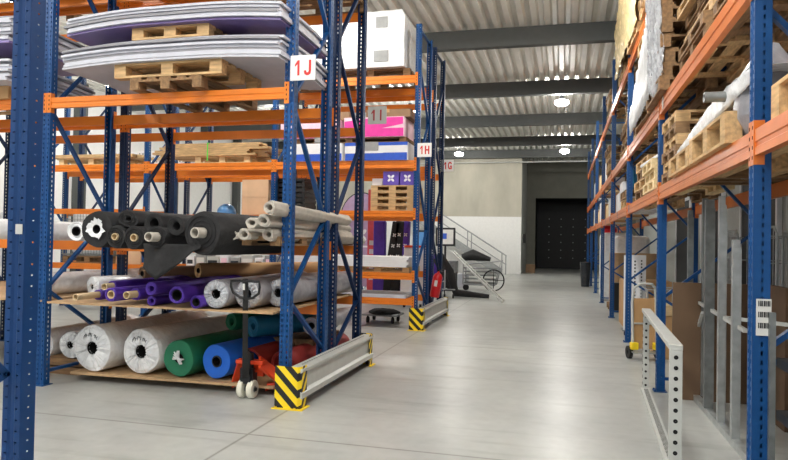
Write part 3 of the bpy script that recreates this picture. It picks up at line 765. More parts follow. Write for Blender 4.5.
# right bay, shelf 3: blue and magenta cartons
def print_carton(label, x, y, z, L, W, H, mtop, mbot, side='pinkpale', rz=0):
    t = thing('printed_carton', label, 'box', (x, y, z), rz)
    MB().box(-L / 2, L / 2, 0, W, 0, H).build('carton_body', side, t, bevel=.004)
    MB().box(-L / 2 + .01, L / 2 - .01, -.002, 0, .0, H * .42).build('lower_band', mbot, t)
    MB().add([(-L / 2 + .01, -.002, H * .4), (L * .1, -.002, H * .4), (L / 2 - .02, -.002, H * .62), (L / 2 - .02, -.002, H * .97), (L * .05, -.002, H * .97), (-L / 2 + .01, -.002, H * .8)], [(0, 1, 2, 3, 4, 5)]).build('upper_print', mtop, t, solid=.001)
    return t
print_carton('long blue and white carton on the orange beam left of the 1H sign', -3.35, 11.42, HT, 1.2, .8, .33, 'white', 'bprint', 'white')
print_carton('long blue and white carton farther left, behind the 1J post', -4.55, 11.42, HT, 1.1, .8, .33, 'white', 'bprint', 'white')
MB().box(-.6, .6, -.003, 0, .27, .33).build('dark_blue_band', 'bprint', [o for o in col.objects if o.get('label', '').startswith('long blue and white carton on')][0])
pallet('pallet carrying the magenta cartons on the second left rack', (-3.9, 11.9, HT + .335), 0, 2.2, .8, 'wood_dark', h=.1)
print_carton('magenta carton left of the 1H sign', -3.4, 11.42, HT + .437, 1.15, .8, .36, 'magenta', 'magenta', 'pinkpale')
print_carton('pale pink carton farther left beside the magenta one', -4.65, 11.42, HT + .437, 1.2, .8, .33, 'pinkpale', 'magenta', 'pinkpale')
boxed('carton', 'plain brown carton lying on the magenta carton', 'box', (-3.15, 11.85, HT + .80), (.85, .7, .15), 'card_dark', tape='card')
boxed('carton', 'brown carton on the pale pink carton', 'box', (-4.35, 11.85, HT + .77), (.9, .7, .16), 'card_dark', tape='card')
for i, (xx, zz) in enumerate(((-4.4, 3.42), (-3.45, 3.25))):
    tag(MB().box(-.15, .15, -.004, 0, 0, .16).build('paper_sheet', 'crate', loc=(xx, 11.417, zz)), ['grey paper label hanging on the left blue carton', 'grey paper label on the right blue carton'][i], 'paper')
# shelf 4: shrink wrapped furniture
def wrapped(label, x, y, z, L, W, H, win):
    t = thing('shrink_wrapped_load', label, 'wrapped load', (x, y, z))
    mb = MB(); n = 24; rows = 9; vs = []
    for j in range(rows):
        zz = H * j / (rows - 1)
        for k in range(n):
            a = k / n * 4; e = int(a); fr = a - e
            c = [(-1, -1), (1, -1), (1, 1), (-1, 1)][e]; d = [(1, -1), (1, 1), (-1, 1), (-1, -1)][e]
            q = 1 - .02 * random.random() - (.1 if j == rows - 1 else 0)
            vs.append(((c[0] + (d[0] - c[0]) * fr) * L / 2 * q, (c[1] + (d[1] - c[1]) * fr) * W / 2 * q + W / 2, zz + random.uniform(-.01, .01) * (j > 0)))
    mb.add(vs, [(j * n + k, j * n + (k + 1) % n, (j + 1) * n + (k + 1) % n, (j + 1) * n + k) for j in range(rows - 1) for k in range(n)] + [tuple(range((rows - 1) * n, rows * n)), tuple(range(n))[::-1]])
    mb.build('film_skin', 'wrap', t, True)
    for (x0, x1, z0, z1) in win: MB().box(x0, x1, -.006, .004, z0, z1).build('gap', 'crate', t)
    return t
pallet('pallet under the tall white shrink wrapped load', (-3.5, 12.0, 4.622), 0, 1.5, 1.0, 'wood_dark')
wrapped('tall white shrink wrapped load with square gaps, right on the top shelf', -3.45, 11.35, 4.77, 1.25, 1.15, 1.05, [(.05, .32, .1, .3), (.08, .3, .72, .92)])
pallet('pallet under the long white wrapped load', (-4.7, 12.0, 4.622), 0, 1.1, .9, 'wood_dark')
wrapped('long white wrapped load beside the tall one, behind the posts', -4.75, 11.4, 4.77, 1.2, 1.1, .95, [])
# shelf 2.15
def logo_petals(parent, x, z, s, y=-.004, rot=0., matn='white'):
    mb = MB()
    for k in range(4):
        a = rot + PI / 4 + k * PI / 2
        pts = []
        for q in range(14):
            b = 2 * PI * q / 14; px = .55 * s + .42 * s * math.cos(b); pz = .26 * s * math.sin(b)
            pts.append((x + px * math.cos(a) - pz * math.sin(a), y, z + px * math.sin(a) + pz * math.cos(a)))
        mb.add(pts, [tuple(range(14))])
    return mb.build('petal_logo', matn, parent, solid=.001)
for i in range(4):
    pallet('%s brown pallet of four stacked left of the 1H post' % ['lowest', 'second', 'third', 'topmost'][i], (-3.05, 11.92, 2.152 + i * .118), 0, .82, .8, 'wood', 'four pallets left of the 1H post', .115)
for i, (xx, ww) in enumerate(((-3.08, .3), (-2.77, .27))):
    t = boxed('purple_box', ['purple box with white four petal logo on the pallets, left one', 'purple box with four petal logo nearest the 1H post'][i], 'box', (xx, 11.75, 2.626), (ww, .45, .25), 'purple_box')
    logo_petals(t, 0, .125, .085, -.228)
boxed('white_box', 'small white box left of the purple logo boxes', 'box', (-3.36, 11.8, 2.626), (.2, .4, .13), 'white')
t = boxed('plywood_case', 'peach plywood case, lower of two, in the middle distance', 'case', (-5.82, 11.9, 2.062), (.56, .7, .34), 'tanpanel')
t = boxed('plywood_case', 'peach plywood case, upper of two, in the middle distance', 'case', (-5.82, 11.9, 2.404), (.56, .7, .34), 'tanpanel')
t = thing('dark_crate', 'dark slatted crate right of the peach cases', 'crate', (-5.1, 11.9, 2.152)); 
mb = MB()
for q in range(6): mb.box(-.3, .3, -.3, .3, .06 + q * .1, .12 + q * .1)
for sx in (-.28, .25): mb.box(sx, sx + .03, -.31, .31, 0, .62)
mb.build('slats', 'black', t)
t = thing('blue_dome', 'blue domed object on the beam left of the peach cases', 'helmet', (-6.65, 11.95, 2.05 + .001))
MB().lathe([(.17, 0), (.19, .05), (.18, .12), (.13, .2), (.05, .24), (.001, .245)], 24, 0, 'z').build('shell', 'bluedome', t, True)
MB().lathe([(.17, 0), (.23, -.0), (.23, .015), (.17, .02)], 24, 0, 'z').build('brim', 'bluedome', t, True)
# wire cage with white load at the far left
def cage(label, x, y, z, L, W, H, load=None, rz=0, pitchx=.1, mt='galv_d', wheels=False, arch=False):
    t = thing('wire_cage', label, 'cage', (x, y, z), rz); b = .12 if wheels else .02
    fr = MB()
    for sx in (0, L):
        for sy in (0, W): fr.tube([(sx, sy, b), (sx, sy, H)], .014, 8)
    for zz in (b + .01, H):
        fr.tube([(0, 0, zz), (L, 0, zz), (L, W, zz), (0, W, zz), (0, 0, zz)], .012, 6)
    fr.build('cage_frame', mt, t, True)
    for nm, (ax, o) in {'front_mesh': ('x', 0), 'back_mesh': ('x', W), 'side_mesh': ('y', 0), 'end_mesh': ('y', L)}.items():
        m2 = MB(); LL = L if ax == 'x' else W; q = pitchx
        while q < LL:
            p = (q, o) if ax == 'x' else (o, q); m2.bar((p[0], p[1], b), (p[0], p[1], H), .006, .006); q += pitchx
        zz = b + .25
        while zz < H:
            a, c = ((0, o, zz), (L, o, zz)) if ax == 'x' else ((o, 0, zz), (o, W, zz)); m2.bar(a, c, .006, .006); zz += .25 if not pitchx < .08 else pitchx
        m2.build(nm, mt, t)
    MB().box(0, L, 0, W, b - .015, b + .005).build('cage_floor', mt, t)
    if wheels:
        for sx in (.06, L - .06):
            for sy in (.06, W - .06):
                MB().lathe([(.001, -.015), (.045, -.015), (.045, .015), (.001, .015)], 14, 0, 'x', (sx, sy, .047)).bar((sx, sy, .05), (sx, sy, b), .03, .03).build('caster', 'rubber', t)
    return t
pallet('pallet below the wire cage seen through the front rack', (-9.6, 11.95, 1.022), 0, 1.2, .9, 'wood_dark')
cage('wire cage with a white padded load, seen over the rolls at the left', -10.2, 11.5, 1.17, 1.25, .9, .95, pitchx=.07)
t = thing('padded_bundle', 'white padded bundle filling the wire cage', 'bundle', (-9.58, 11.95, 1.2)); 
MB().box(-.5, .5, -.36, .36, 0, .9).build('white_padding', 'wrap', t, bevel=.08); MB().box(-.52, .3, -.40, -.37, .3, .5).build('peach_board', 'tanpanel', t)
boxed('peach_load', 'peach coloured block standing right of the wire cage', 'box', (-8.68, 12.0, 1.022), (.6, .8, .75), 'tanpanel')
# boxes and printers on shelf 1.02 middle bay
xx = -7.3
for i in range(9):
    w = .18 + .04 * (i % 3); hgt = .2 + .05 * (i % 2)
    lb = ['leftmost', 'second from left', 'third from left', 'fourth from left', 'fifth from left', 'fourth from right', 'third from right', 'second from right', 'rightmost'][i] + ' small grey machine on the beam below the black rolls'
    if xx - 0 > -5.5: break
    t = thing('small_machine', lb, 'machine', (xx, 11.55, 1.022), group='small machines on the distant low beam')
    MB().box(0, w, 0, .4, 0, hgt).build('housing', ['white', 'crate', 'rail_grey'][i % 3], t, bevel=.01)
    MB().box(.03, w - .03, -.004, 0, .05, hgt - .07).build('front_panel', ['screen', 'lbl', 'black', 'pinkpale'][i % 4], t)
    xx += w + .03
for i in range(2):
    tag(MB().box(-.08, .08, -.002, 0, 0, .12).build('shelf_ticket', 'white', loc=(-6.62 + i * .93, 11.445, .9)), ['white ticket on the distant orange beam, left one', 'white ticket on the distant orange beam, right one'][i], 'ticket')
# white long boards on shelf 1.02, right bay
pallet('left pallet under the long white boards on the second left rack', (-4.6, 11.95, 1.022), 0, 1.1, .9, 'wood', h=.1)
pallet('right pallet under the long white boards near the 1H post', (-3.3, 11.95, 1.022), 0, 1.2, .9, 'wood', h=.1)
for i in range(4):
    tag(MB().box(-1.24, 1.22, 0, .9, 0, .045).build('white_board', 'white', loc=(-3.95 + .03 * (i % 2), 11.42, 1.124 + i * .047)), ['lowest', 'second', 'third', 'topmost'][i] + ' long white board on the rack left of the extinguisher', 'board', 'long white boards by the extinguisher')
tag(MB().box(-1.2, 1.2, 0, .9, 0, .06).build('grey_board', 'sheet', loc=(-3.95, 11.45, .562)), 'single pale board on the lowest orange beams of the second rack', 'board')
# cart under
t = thing('furniture_dolly', 'low dolly with dark sack under the second left rack', 'dolly', (-3.42, 12.4, 0))
MB().box(-.35, .35, -.3, .3, .14, .17).build('platform', 'galv_d', t)
for sx in (-.25, .25):
    for sy in (-.22, .22): MB().lathe([(.001, -.02), (.06, -.02), (.06, .02), (.001, .02)], 16, 0, 'x', (sx, sy, .06)).bar((sx, sy, .06), (sx, sy, .14), .03, .03).build('caster', 'rubber', t)
mb = MB(); mb.lathe([(.05, .26), (.2, .25), (.3, .2), (.3, .17)], 18, 0, 'z', fn=lambda r, tt, a: r * (1 + .15 * math.sin(3 * a))); mb.build('sack', 'black_cloth', t, True)
# fire extinguisher
t = thing('fire_extinguisher', 'red fire extinguisher hanging on the 1H rack end', 'fire extinguisher', (-2.47, 12.75, .5), rot=(0, .16, 0))
MB().lathe([(.001, 0), (.085, 0), (.097, .02), (.097, .4), (.07, .46), (.025, .49), (.02, .52), (.001, .52)], 24, 0, 'z').build('cylinder_body', 'red', t, True)
mb = MB(); mb.box(-.02, .02, -.02, .02, .52, .55); mb.bar((0, 0, .55), (.09, -.03, .58), .02, .012); mb.bar((0, 0, .53), (.09, -.03, .53), .02, .01); mb.build('valve', 'black', t)
MB().tube([(0, .02, .54), (.05, .06, .5), (.085, .05, .35), (.085, .02, .15)], .009, 8).build('hose', 'rubber', t, True)
MB().box(-.03, .03, -.1, -.09, .22, .34).build('label', 'lbl', t)

# ------------------------------------------------------------------ beyond the H rack
t = thing('arched_banner', 'lilac arched fabric banner with white petal print behind the second rack', 'banner', (-5.55, 17.6, 0), 0)
mb = MB(); pts = []
for k in range(15):
    a = PI * k / 14; pts.append((-.62 * math.cos(a), 0, 2.2 + .75 * math.sin(a)))
n = 15; vs = [(-.62, -.01, .3), (.62, -.01, .3)] + [(p[0], -.01, p[2]) for p in pts][::-1]
mb.add(vs, [tuple(range(len(vs)))]); mb.build('fabric', 'lilac', t, solid=.01)
MB().tube([(-.62, 0, .02)] + pts + [(.62, 0, .02)], .02, 8).build('pole_arch', 'black', t, True)
MB().box(-.6, .6, -.2, .2, 0, .02).build('base', 'black', t)
logo_petals(t, 0, 1.75, .22, -.02); MB().box(-.4, .4, -.02, -.015, 1.4, 1.45).build('print_line', 'white', t)
t = thing('tall_banner', 'narrow coral red banner standing left of the black bags', 'banner', (-4.72, 15.9, 0))
MB().box(-.12, .16, 0, .02, .05, 2.9).build('fabric', 'pinkred', t); MB().box(-.2, .2, -.1, .12, 0, .05).build('base', 'galv', t)
for q in range(5): MB().box(-.07, .07, -.003, 0, .6 + q * .22, .72 + q * .22).build('print_mark', 'lbl', t)
for i, (xx, mt, w, lean) in enumerate(((-4.48, 'purple', .3, .0), (-4.32, 'black_cloth', .22, .14), (-4.06, 'black_cloth', .24, .06), (-3.86, 'purple', .15, .04))):
    t = thing('sample_bag', ['wide purple hanging bag right of the coral banner', 'black logo bag leaning between the purple bags, left one', 'black logo bag between the purple bags, right one', 'narrow purple bag right of the black logo bags'][i], 'bag', (xx, 15.7, 0), rot=(0, lean, 0))
    mb = MB(); mb.box(-w / 2, w / 2, 0, .2, .02, 2.1); mb.build('bag_body', mt, t, bevel=.03)
    if i in (1, 2, 3):
        for q in range(4): logo_petals(t, 0, .95 + q * .27, .055, -.006)
t = thing('white_printer', 'white machine with red top tray behind the second left rack', 'machine', (-3.5, 15.2, 0))
MB().box(-.28, .28, 0, .6, .1, .75).build('lower_cabinet', 'white', t, bevel=.01); MB().box(-.3, .3, -.02, .6, .75, .86).build('orange_tray', 'redor', t)
MB().box(-.22, .28, .05, .55, .86, 1.45).build('upper_housing', 'white', t, bevel=.02); MB().box(-.2, .25, 0, .55, 1.45, 1.5).build('red_lid', 'redor', t)
for sx in (-.2, .2): MB().lathe([(.001, -.02), (.05, -.02), (.05, .02), (.001, .02)], 12, 0, 'x', (sx, .1, .05)).box(sx - .02, sx + .02, .08, .12, .05, .1).build('caster', 'rubber', t)
# blue legged trolleys in the white zone behind
for i, (xx, yy) in enumerate(((-5.3, 19.), (-6.6, 19.5), (-4.2, 21.))):
    t = thing('work_trolley', ['white topped trolley under the white boards, left', 'white topped trolley far behind the wire shelves', 'white topped trolley toward the stairs'][i], 'trolley', (xx, yy, 0))
    MB().box(-.5, .5, -.3, .3, .85, .9).build('top', 'white', t)
    for sx in (-.45, .45):
        for sy in (-.26, .26): MB().bar((sx, sy, .06), (sx, sy, .85), .03, .03).lathe([(.001, -.02), (.05, -.02), (.05, .02), (.001, .02)], 12, 0, 'x', (sx, sy, .05)).build('leg', 'brace', t)
    MB().box(-.48, .48, -.28, .28, .3, .33).build('shelf', 'galv', t)
# pallets with white goods on floor behind left bays
for i, (xx, yy, hh) in enumerate(((-12.5, 16, 1.9), (-11, 18, 1.5), (-9.4, 16.5, 1.7), (-7.6, 17.5, 1.2), (-13.2, 12, 2.1))):
    boxed('wrapped_pallet_load', ['farthest left white wrapped floor load', 'second white floor load from the left wall', 'third white floor load behind the left bays', 'low white floor load nearest the lilac banner', 'white floor load beside the left wall'][i], 'wrapped load', (xx, yy, 0), (1.2, .9, hh), 'wrap', bevel=.05)

# ------------------------------------------------------------------ stairs and clutter by the end wall
t = thing('staircase', 'grey steel staircase rising left along the white end wall', 'stairs', (-2.75, 33.1, 0))
mb = MB(); mb.bar((-.35, 0, .1), (-6.3, 0, 3.82), .05, .3); mb.build('stringer', 'steel_paint', t); mb = MB(); mb.bar((-.35, 1.0, .1), (-6.3, 1.0, 3.82), .05, .3); mb.build('stringer', 'steel_paint', t)
for k in range(19): MB().box(-.62 - k * .3, -.35 - k * .3, 0, 1., .14 + k * .1875, .17 + k * .1875).build('step', 'galv_d', t)
for z0, r in ((.95, .035), (.5, .025)):
    MB().tube([(0, -.03, z0), (-6.0, -.03, z0 + 3.75)], r, 8).build('handrail', 'steel_paint', t, True)
for k in range(4): MB().bar((-.03 - k * 1.75, -.03, 0 + k * 1.07), (-.03 - k * 1.75, -.03, .96 + k * 1.09), .06, .05).build('rail_post', 'steel_paint', t)
for k in range(4): MB().bar((-.23 - k * 1.75, -.03, .0 + k * 1.07), (-.23 - k * 1.75, -.03, 1.08 + k * 1.09), .05, .04).build('rail_post', 'steel_paint', t)
def pad_poly(pts, th): 
    mb = MB(); mb.tube(pts, th, 10); return mb
t = thing('folded_chair', 'black padded lounge chair tipped on the floor before the stairs', 'chair', (-2.62, 18.6, 0))
pad_poly([(-.85, 0, 1.25), (-.55, 0, .75), (-.35, 0, .14), (.6, 0, .07)], [.09, .13, .12, .06]).build('padded_frame', 'black_cloth', t, True)
pad_poly([(-1.05, .4, 1.1), (-.7, .4, .6), (-.4, .4, .12), (.3, .4, .07)], [.09, .12, .1, .06]).build('padded_frame', 'black_cloth', t, True)
MB().bar((-.68, .2, .75), (-.5, .2, .45), .35, .04).build('white_panel', 'white', t)
t = thing('purple_sack', 'purple sack hanging beside the tipped black chair', 'sack', (-3.72, 19.3, .3))
MB().lathe([(.02, 0), (.16, .15), (.22, .45), (.2, .75), (.1, .9), (.02, .92)], 14, 0, 'z', fn=lambda r, tt, a: r * (1 + .15 * math.sin(3 * a + tt * 6))).build('sack_body', 'purple', t, True); MB().box(-.12, .12, -.12, .12, -.3, .02).build('stand', 'galv_d', t)
t = thing('castor_frame', 'small wheeled steel frame below the purple sack', 'trolley', (-3.25, 18.3, 0))
for sx in (-.25, .0, .25):
    MB().lathe([(.001, -.02), (.06, -.02), (.06, .02), (.001, .02)], 14, 0, 'x', (sx, 0, .06)).bar((sx, 0, .06), (sx, 0, .25), .025, .025).build('caster', 'rubber', t)
MB().bar((-.3, 0, .25), (.3, 0, .25), .04, .03).bar((0, -.2, .25), (0, .3, .25), .04, .03).bar((0, 0, .25), (0, 0, .8), .04, .03).build('frame', 'galv', t)
t = thing('aluminium_ladder', 'long pale ladder leaning down to the floor by the black chair', 'ladder', (-3.45, 20.2, 0))
for sy in (0, .5): MB().bar((.05, sy, 1.32), (1.9, sy - 2.7, .03), .045, .04).build('stile', 'rail_grey', t)
for k in range(9):
    u = (k + .7) / 9.6; MB().bar((.05 + 1.85 * u, -2.7 * u, 1.32 - 1.29 * u), (.05 + 1.85 * u, .5 - 2.7 * u, 1.32 - 1.29 * u), .03, .02).build('rung', 'rail_grey', t)
t = thing('display_screen', 'framed monitor on a stand left of the stairs', 'monitor', (-4.0, 22.5, 0))
MB().box(-.35, .35, 0, .06, 1.45, 2.1).build('bezel', 'black', t, bevel=.02); MB().box(-.28, .28, -.005, 0, 1.52, 2.03).build('screen', 'lbl', t); MB().box(-.2, .05, -.008, -.005, 1.7, 1.9).build('blue_print', 'bprint', t); MB().bar((0, .03, 0), (0, .03, 1.5), .06, .06).box(-.3, .3, -.2, .25, 0, .03).build('stand', 'black', t)
t = thing('display_screen', 'second framed monitor hidden partly by the 1H posts', 'monitor', (-4.75, 22.5, 0))
MB().box(-.35, .35, 0, .06, 1.35, 2.0).build('bezel', 'black', t, bevel=.02); MB().box(-.28, .28, -.005, 0, 1.42, 1.93).build('screen', 'bluedome', t); MB().bar((0, .03, 0), (0, .03, 1.4), .06, .06).box(-.3, .3, -.2, .25, 0, .03).build('stand', 'black', t)
t = thing('hand_cart', 'grey tubular cart with large wheel in front of the stairs', 'cart', (-2.62, 21.6, 0))
for sy in (0, .6): MB().tube([(-.6, sy, .2), (.45, sy, .2), (.65, sy, 1.0), (-.6, sy, .85), (-.6, sy, .2)], .028, 8).build('side_frame', 'steel_paint', t, True)
for q in range(5): MB().box(-.58, .5, 0, .6, .25 + q * .12, .28 + q * .12).build('shelf', 'galv_d', t)
MB().lathe([(.32, -.02), (.36, -.02), (.36, .02), (.32, .02)], 28, 0, 'y', (.42, -.07, .365), closed=True).bar((.1, -.07, .365), (.74, -.07, .365), .02, .02).bar((.42, -.07, .05), (.42, -.07, .69), .02, .02).build('wheel', 'rubber', t, True)
for sx in (-.5,): MB().lathe([(.001, -.02), (.1, -.02), (.1, .02), (.001, .02)], 18, 0, 'y', (sx, 0, .1)).build('caster', 'rubber', t, True)
t = thing('black_bundle', 'black padded bundle lying on the grey cart', 'bundle', (-2.85, 21.6, .98))
pad_poly([(-.45, .3, .1), (-.1, .3, .2), (.5, .3, .06)], [.12, .2, .07]).build('bundle_body', 'black_cloth', t, True)
for i, (xx, yy, mt, h) in enumerate(((-4.1, 24, 'galv_d', .9), (-4.6, 23.6, 'purple_box', 1.0), (-3.5, 22.6, 'sheet', .5), (-5.0, 26, 'crate', 1.1), (-3.7, 21.3, 'black', .6))):
    boxed('storage_box', ['steel grey box standing behind the tipped black chair', 'tall purple box left of the stair clutter', 'pale low box between ladder and cart', 'grey tall box left of the stair clutter', 'black box beneath the leaning ladder'][i], 'box', (xx, yy, 0), (.6, .5, h), mt)
boxed('brown_box', 'small brown box on the floor at the dark wall corner', 'box', (-1.72, 36.4, 0), (.5, .5, .45), 'card_dark')
t = thing('wall_switch_box', 'dark control box on the corridor side wall', 'switch', (-2.13, 36.5, 1.6)); MB().box(0, .1, -.3, .3, 0, .5).build('case', 'black', t)
t = thing('traffic_cone', 'small red and white cone beside the dark doorway', 'cone', (1.1, 32.0, 0))
MB().lathe([(.16, .03), (.03, .7), (.001, .7)], 18, 0, 'z').build('cone_body', 'redor', t, True); MB().box(-.2, .2, -.2, .2, 0, .03).build('base', 'redor', t); MB().lathe([(.115, .28), (.085, .42), (.08, .42)], 18, 0, 'z').build('white_band', 'white', t, True)

# ------------------------------------------------------------------ right rack goods
def wrapsheet(label, pts0, pts1, matn='wrap', cols=18, e=.018):
    # crumpled film curtain spanned between two polylines (top edge pts0, bottom edge pts1)
    def samp(P, u):
        L = len(P) - 1; q = min(int(u * L), L - 1); fr = u * L - q
        return Vector(P[q]).lerp(Vector(P[q + 1]), fr)
    n, m = 40, cols; vs = []
    for j in range(m + 1):
        for i in range(n + 1):
            p = samp(pts0, i / n).lerp(samp(pts1, i / n), j / m)
            vs.append((p.x + random.uniform(-e, e) * 1.2, p.y + random.uniform(-e, e), p.z + random.uniform(-e, e)))
    o = MB().add(vs, [(j * (n + 1) + i, j * (n + 1) + i + 1, (j + 1) * (n + 1) + i + 1, (j + 1) * (n + 1) + i) for j in range(m) for i in range(n)]).build('film_wrap', matn, smooth=True, solid=.003)
    return tag(o, label, 'plastic film')
R2, R3, R4 = 2.252, 3.202, 4.662
# level 2 (z 3.2): bays B (4-7.7), C, D ...
pallet_stack(12, 'behind the near upper beam on the right, nearest', (1.66, 5.0, R3), PI / 2, 1.2, .98, ('wood_dark', 'wood', 'wood_dark'), jit=.05, h=.105)
pallet_stack(12, 'behind the near upper beam on the right, second', (1.6, 6.3, R3), PI / 2, 1.2, .95, ('wood', 'wood_dark', 'wood_dark'), jit=.05, h=.105)
pallet_stack(8, 'at the film draped upper shelf end', (1.47, 7.65, R3), PI / 2, 1.1, 1.0, ('wood_dark', 'wood_dark'), jit=.04)
pallet_stack(8, 'on the upper shelf right after the film', (1.45, 9.0, R3), PI / 2, 1.2, .95, ('wood_dark', 'wood'), jit=.04)
pallet_stack(7, 'on the upper shelf before the bare blue post', (1.62, 10.4, R3), PI / 2, 1.2, .95, ('wood', 'wood_dark'), jit=.04)
wrapsheet('crumpled white film hanging down over the pallets of the right upper shelf', [(.9, 7.2, 4.5), (.87, 7.6, 4.5), (.9, 8.0, 4.5)], [(.97, 7.05, 3.4), (.93, 7.5, 3.22), (.93, 7.9, 3.35)], 'wrap_clear')
wrapsheet('smooth white film panel draped below the crumpled film', [(.9, 7.9, 4.25), (.92, 9.0, 3.95), (.95, 10.4, 3.55)], [(.93, 7.9, 3.3), (.93, 9.0, 3.25), (.95, 10.4, 3.25)], 'wrap', 3, .012)
pallet_stack(7, 'inside the upper right shelf beyond the bare post', (1.62, 12.3, R3), PI / 2, 1.2, .95, ('wood_dark', 'wood'), jit=.04)
pallet_stack(6, 'inside the upper right shelf, two bays beyond the film', (1.62, 13.8, R3), PI / 2, 1.2, .95, ('wood_dark', 'wood'), jit=.04)
pallet_stack(5, 'far along the upper right shelf', (1.5, 16.5, R3), PI / 2, 1.2, .95, ('wood_dark', 'wood'), jit=.04)
# level 3 (z 4.66)
pallet_stack(8, 'on the top right shelf, largest against ceiling', (1.5, 12.6, R4), PI / 2, 1.2, .95, ('wood', 'wood_dark'), jit=.04)
pallet_stack(8, 'on the top right shelf, nearer wrapped', (1.45, 11.1 - .7, R4), PI / 2, 1.2, .95, ('wood', 'wood'), jit=.03)
pallet_stack(8, 'on the top right shelf cut by the picture top', (1.45, 8.7, R4), PI / 2, 1.2, .95, ('wood', 'wood_dark'), jit=.03)
wrapsheet('yellowish film round the top shelf pallets under the ceiling beam', [(.93, 9.8, 5.95), (.88, 11.5, 5.9), (.93, 13.3, 5.75)], [(.96, 9.8, 4.75), (.93, 11.5, 4.75), (.95, 13.3, 4.8)], 'film_cream')
pallet_stack(4, 'far end of the top right shelf', (1.5, 16.5, R4), PI / 2, 1.2, .95, ('wood', 'wood_dark'), jit=.03)
# level 1 (z 2.25)
pallet('pallet with rolls and sheet on top, on the lower right beam near the post', (1.42, 5.05, R2), PI / 2, 1.2, .9, 'wood', h=.2)
pallet('second pallet on the lower right beam, before the first blue post', (1.42, 6.2, R2), PI / 2, 1.0, .9, 'wood', h=.17)
boxed('carton', 'brown carton on the pallet under the white sheet at right', 'box', (1.5, 5.2, R2 + .202), (.6, .5, .25), 'card_dark', .1)
wrapsheet('white film sheet sloping over the goods beside the near right post', [(1.03, 4.1, 2.64), (1.02, 5.0, 2.64), (1.03, 5.9, 2.56), (1.03, 6.95, 2.44)], [(1.05, 4.1, 2.56), (1.03, 5.0, 2.5), (1.04, 5.9, 2.47), (1.04, 6.95, 2.38)], 'wrap', 4, .006)
wrapsheet('white film lying on top of the cartons near the right post', [(1.03, 4.1, 2.645), (1.02, 5.0, 2.645), (1.03, 5.9, 2.565), (1.03, 6.95, 2.445)], [(1.6, 4.1, 2.65), (1.6, 5.0, 2.65), (1.6, 5.9, 2.57), (1.5, 6.95, 2.45)], 'wrap', 6, .006)
t = thing('grey_roll', 'dark grey tube roll end sticking out by the near right post', 'roll', (1.0, 4.72, 2.6)); MB().lathe([(.02, -.1), (.035, -.1), (.035, .7), (.02, .7)], 20, 0, 'x', closed=True).build('tube_body', 'galv_d', t, True)
t = thing('grey_bundle', 'grey cloth bundle hanging behind the near right post', 'bundle', (1.22, 4.45, R2)); MB().lathe([(.1, 0), (.2, .15), (.17, .4), (.05, .6), (.001, .62)], 16, 0, 'z', fn=lambda r, tt, a: r * (1 + .1 * math.sin(5 * a + tt * 9))).build('cloth', 'greyroll', t, True)
t = thing('beige_roll', 'beige roll lying right of the near post, cut by the picture edge', 'roll', (1.08, 3.45, R2 + .3)); MB().lathe([(.03, -.02), (.08, -.02), (.085, 0), (.085, 1.0), (.03, 1.0)], 24, 0, 'x', closed=True).build('roll_body', 'beige_cloth', t, True)
pallet('pallet at the right picture edge under the beige roll', (1.5, 3.2, R2), PI / 2, 1.2, .9, 'wood', h=.2)
t = boxed('wooden_crate', 'pale wooden crate at the right picture edge, above the beam', 'crate', (1.5, 3.45, R3 - .42), (.55, .5, .3), 'wood')
for o in [t]:
    o.location = (1.42, 3.4, 2.66)
boxed('grey_bin', 'dark grey bin beneath the crate at the right picture edge', 'bin', (1.75, 3.7, R2 + .202), (.5, .4, .2), 'galv_d') if False else None
pallet_stack(3, 'under the white board, lower right shelf', (1.42, 8.5, R2), PI / 2, 1.0, .85, ('wood_pale', 'wood_pale'), jit=.02, h=.12)
tag(MB().box(-.4, .5, -.45, .65, 0, .03).build('white_board', 'white', loc=(1.4, 8.4, R2 + .365), rot=(0, 0, .06)), 'white board lying on the three pale pallets, lower right shelf', 'board')
pallet_stack(4, 'behind the first blue post, lower right shelf', (1.5, 9.95, R2), PI / 2, 1.2, .9, ('wood_dark', 'wood'), jit=.03)
pallet_stack(2, 'just past the second blue post, lower right shelf', (1.45, 12.1, R2), PI / 2, 1.0, .9, ('wood', 'wood_dark'), jit=.03)
boxed('blue_tarp_bundle', 'teal blue wrapped block on the lower right shelf', 'bundle', (1.5, 12.1, R2 + .292), (.8, .9, .4), 'teal', 0, None, None, .04)
for i, (yy, hh, mt) in enumerate(((13.3, .55, 'white'), (14.2, .4, 'white'), (15.7, .5, 'card'), (16.6, .45, 'lbl'), (17.5, .35, 'wood_pale'), (19.5, .5, 'card'), (20.6, .6, 'white'), (21.5, .4, 'wood_pale'), (23.3, .5, 'card'), (24.6, .6, 'lbl'))):
    boxed('carton', ['tall white box past the second blue post', 'low white box right after the tall white one', 'tan carton past the third blue post', 'pale carton between tan and pine boxes', 'low pine coloured box before the fourth post', 'tan carton past the fourth blue post', 'white box farther down the lower right shelf', 'pine coloured box far along the lower shelf', 'tan carton near the aisle end', 'pale box last at the aisle end'][i], 'box', (1.45, yy, R2), (.75, .7, hh), mt)
for i, (yy, hh, mt) in enumerate(((18.0, .6, 'white'), (19.6, .7, 'card'), (21., .5, 'wood_pale'), (22.9, .7, 'card_dark'), (24.5, .6, 'white'))):
    boxed('carton', ['white upper box past the fourth blue post', 'tan upper carton over the far white box', 'pine upper box two bays from the aisle end', 'dark brown upper carton near the aisle end', 'white upper box last before the aisle end'][i], 'box', (1.45, yy, R3), (.75, .8, hh), mt)
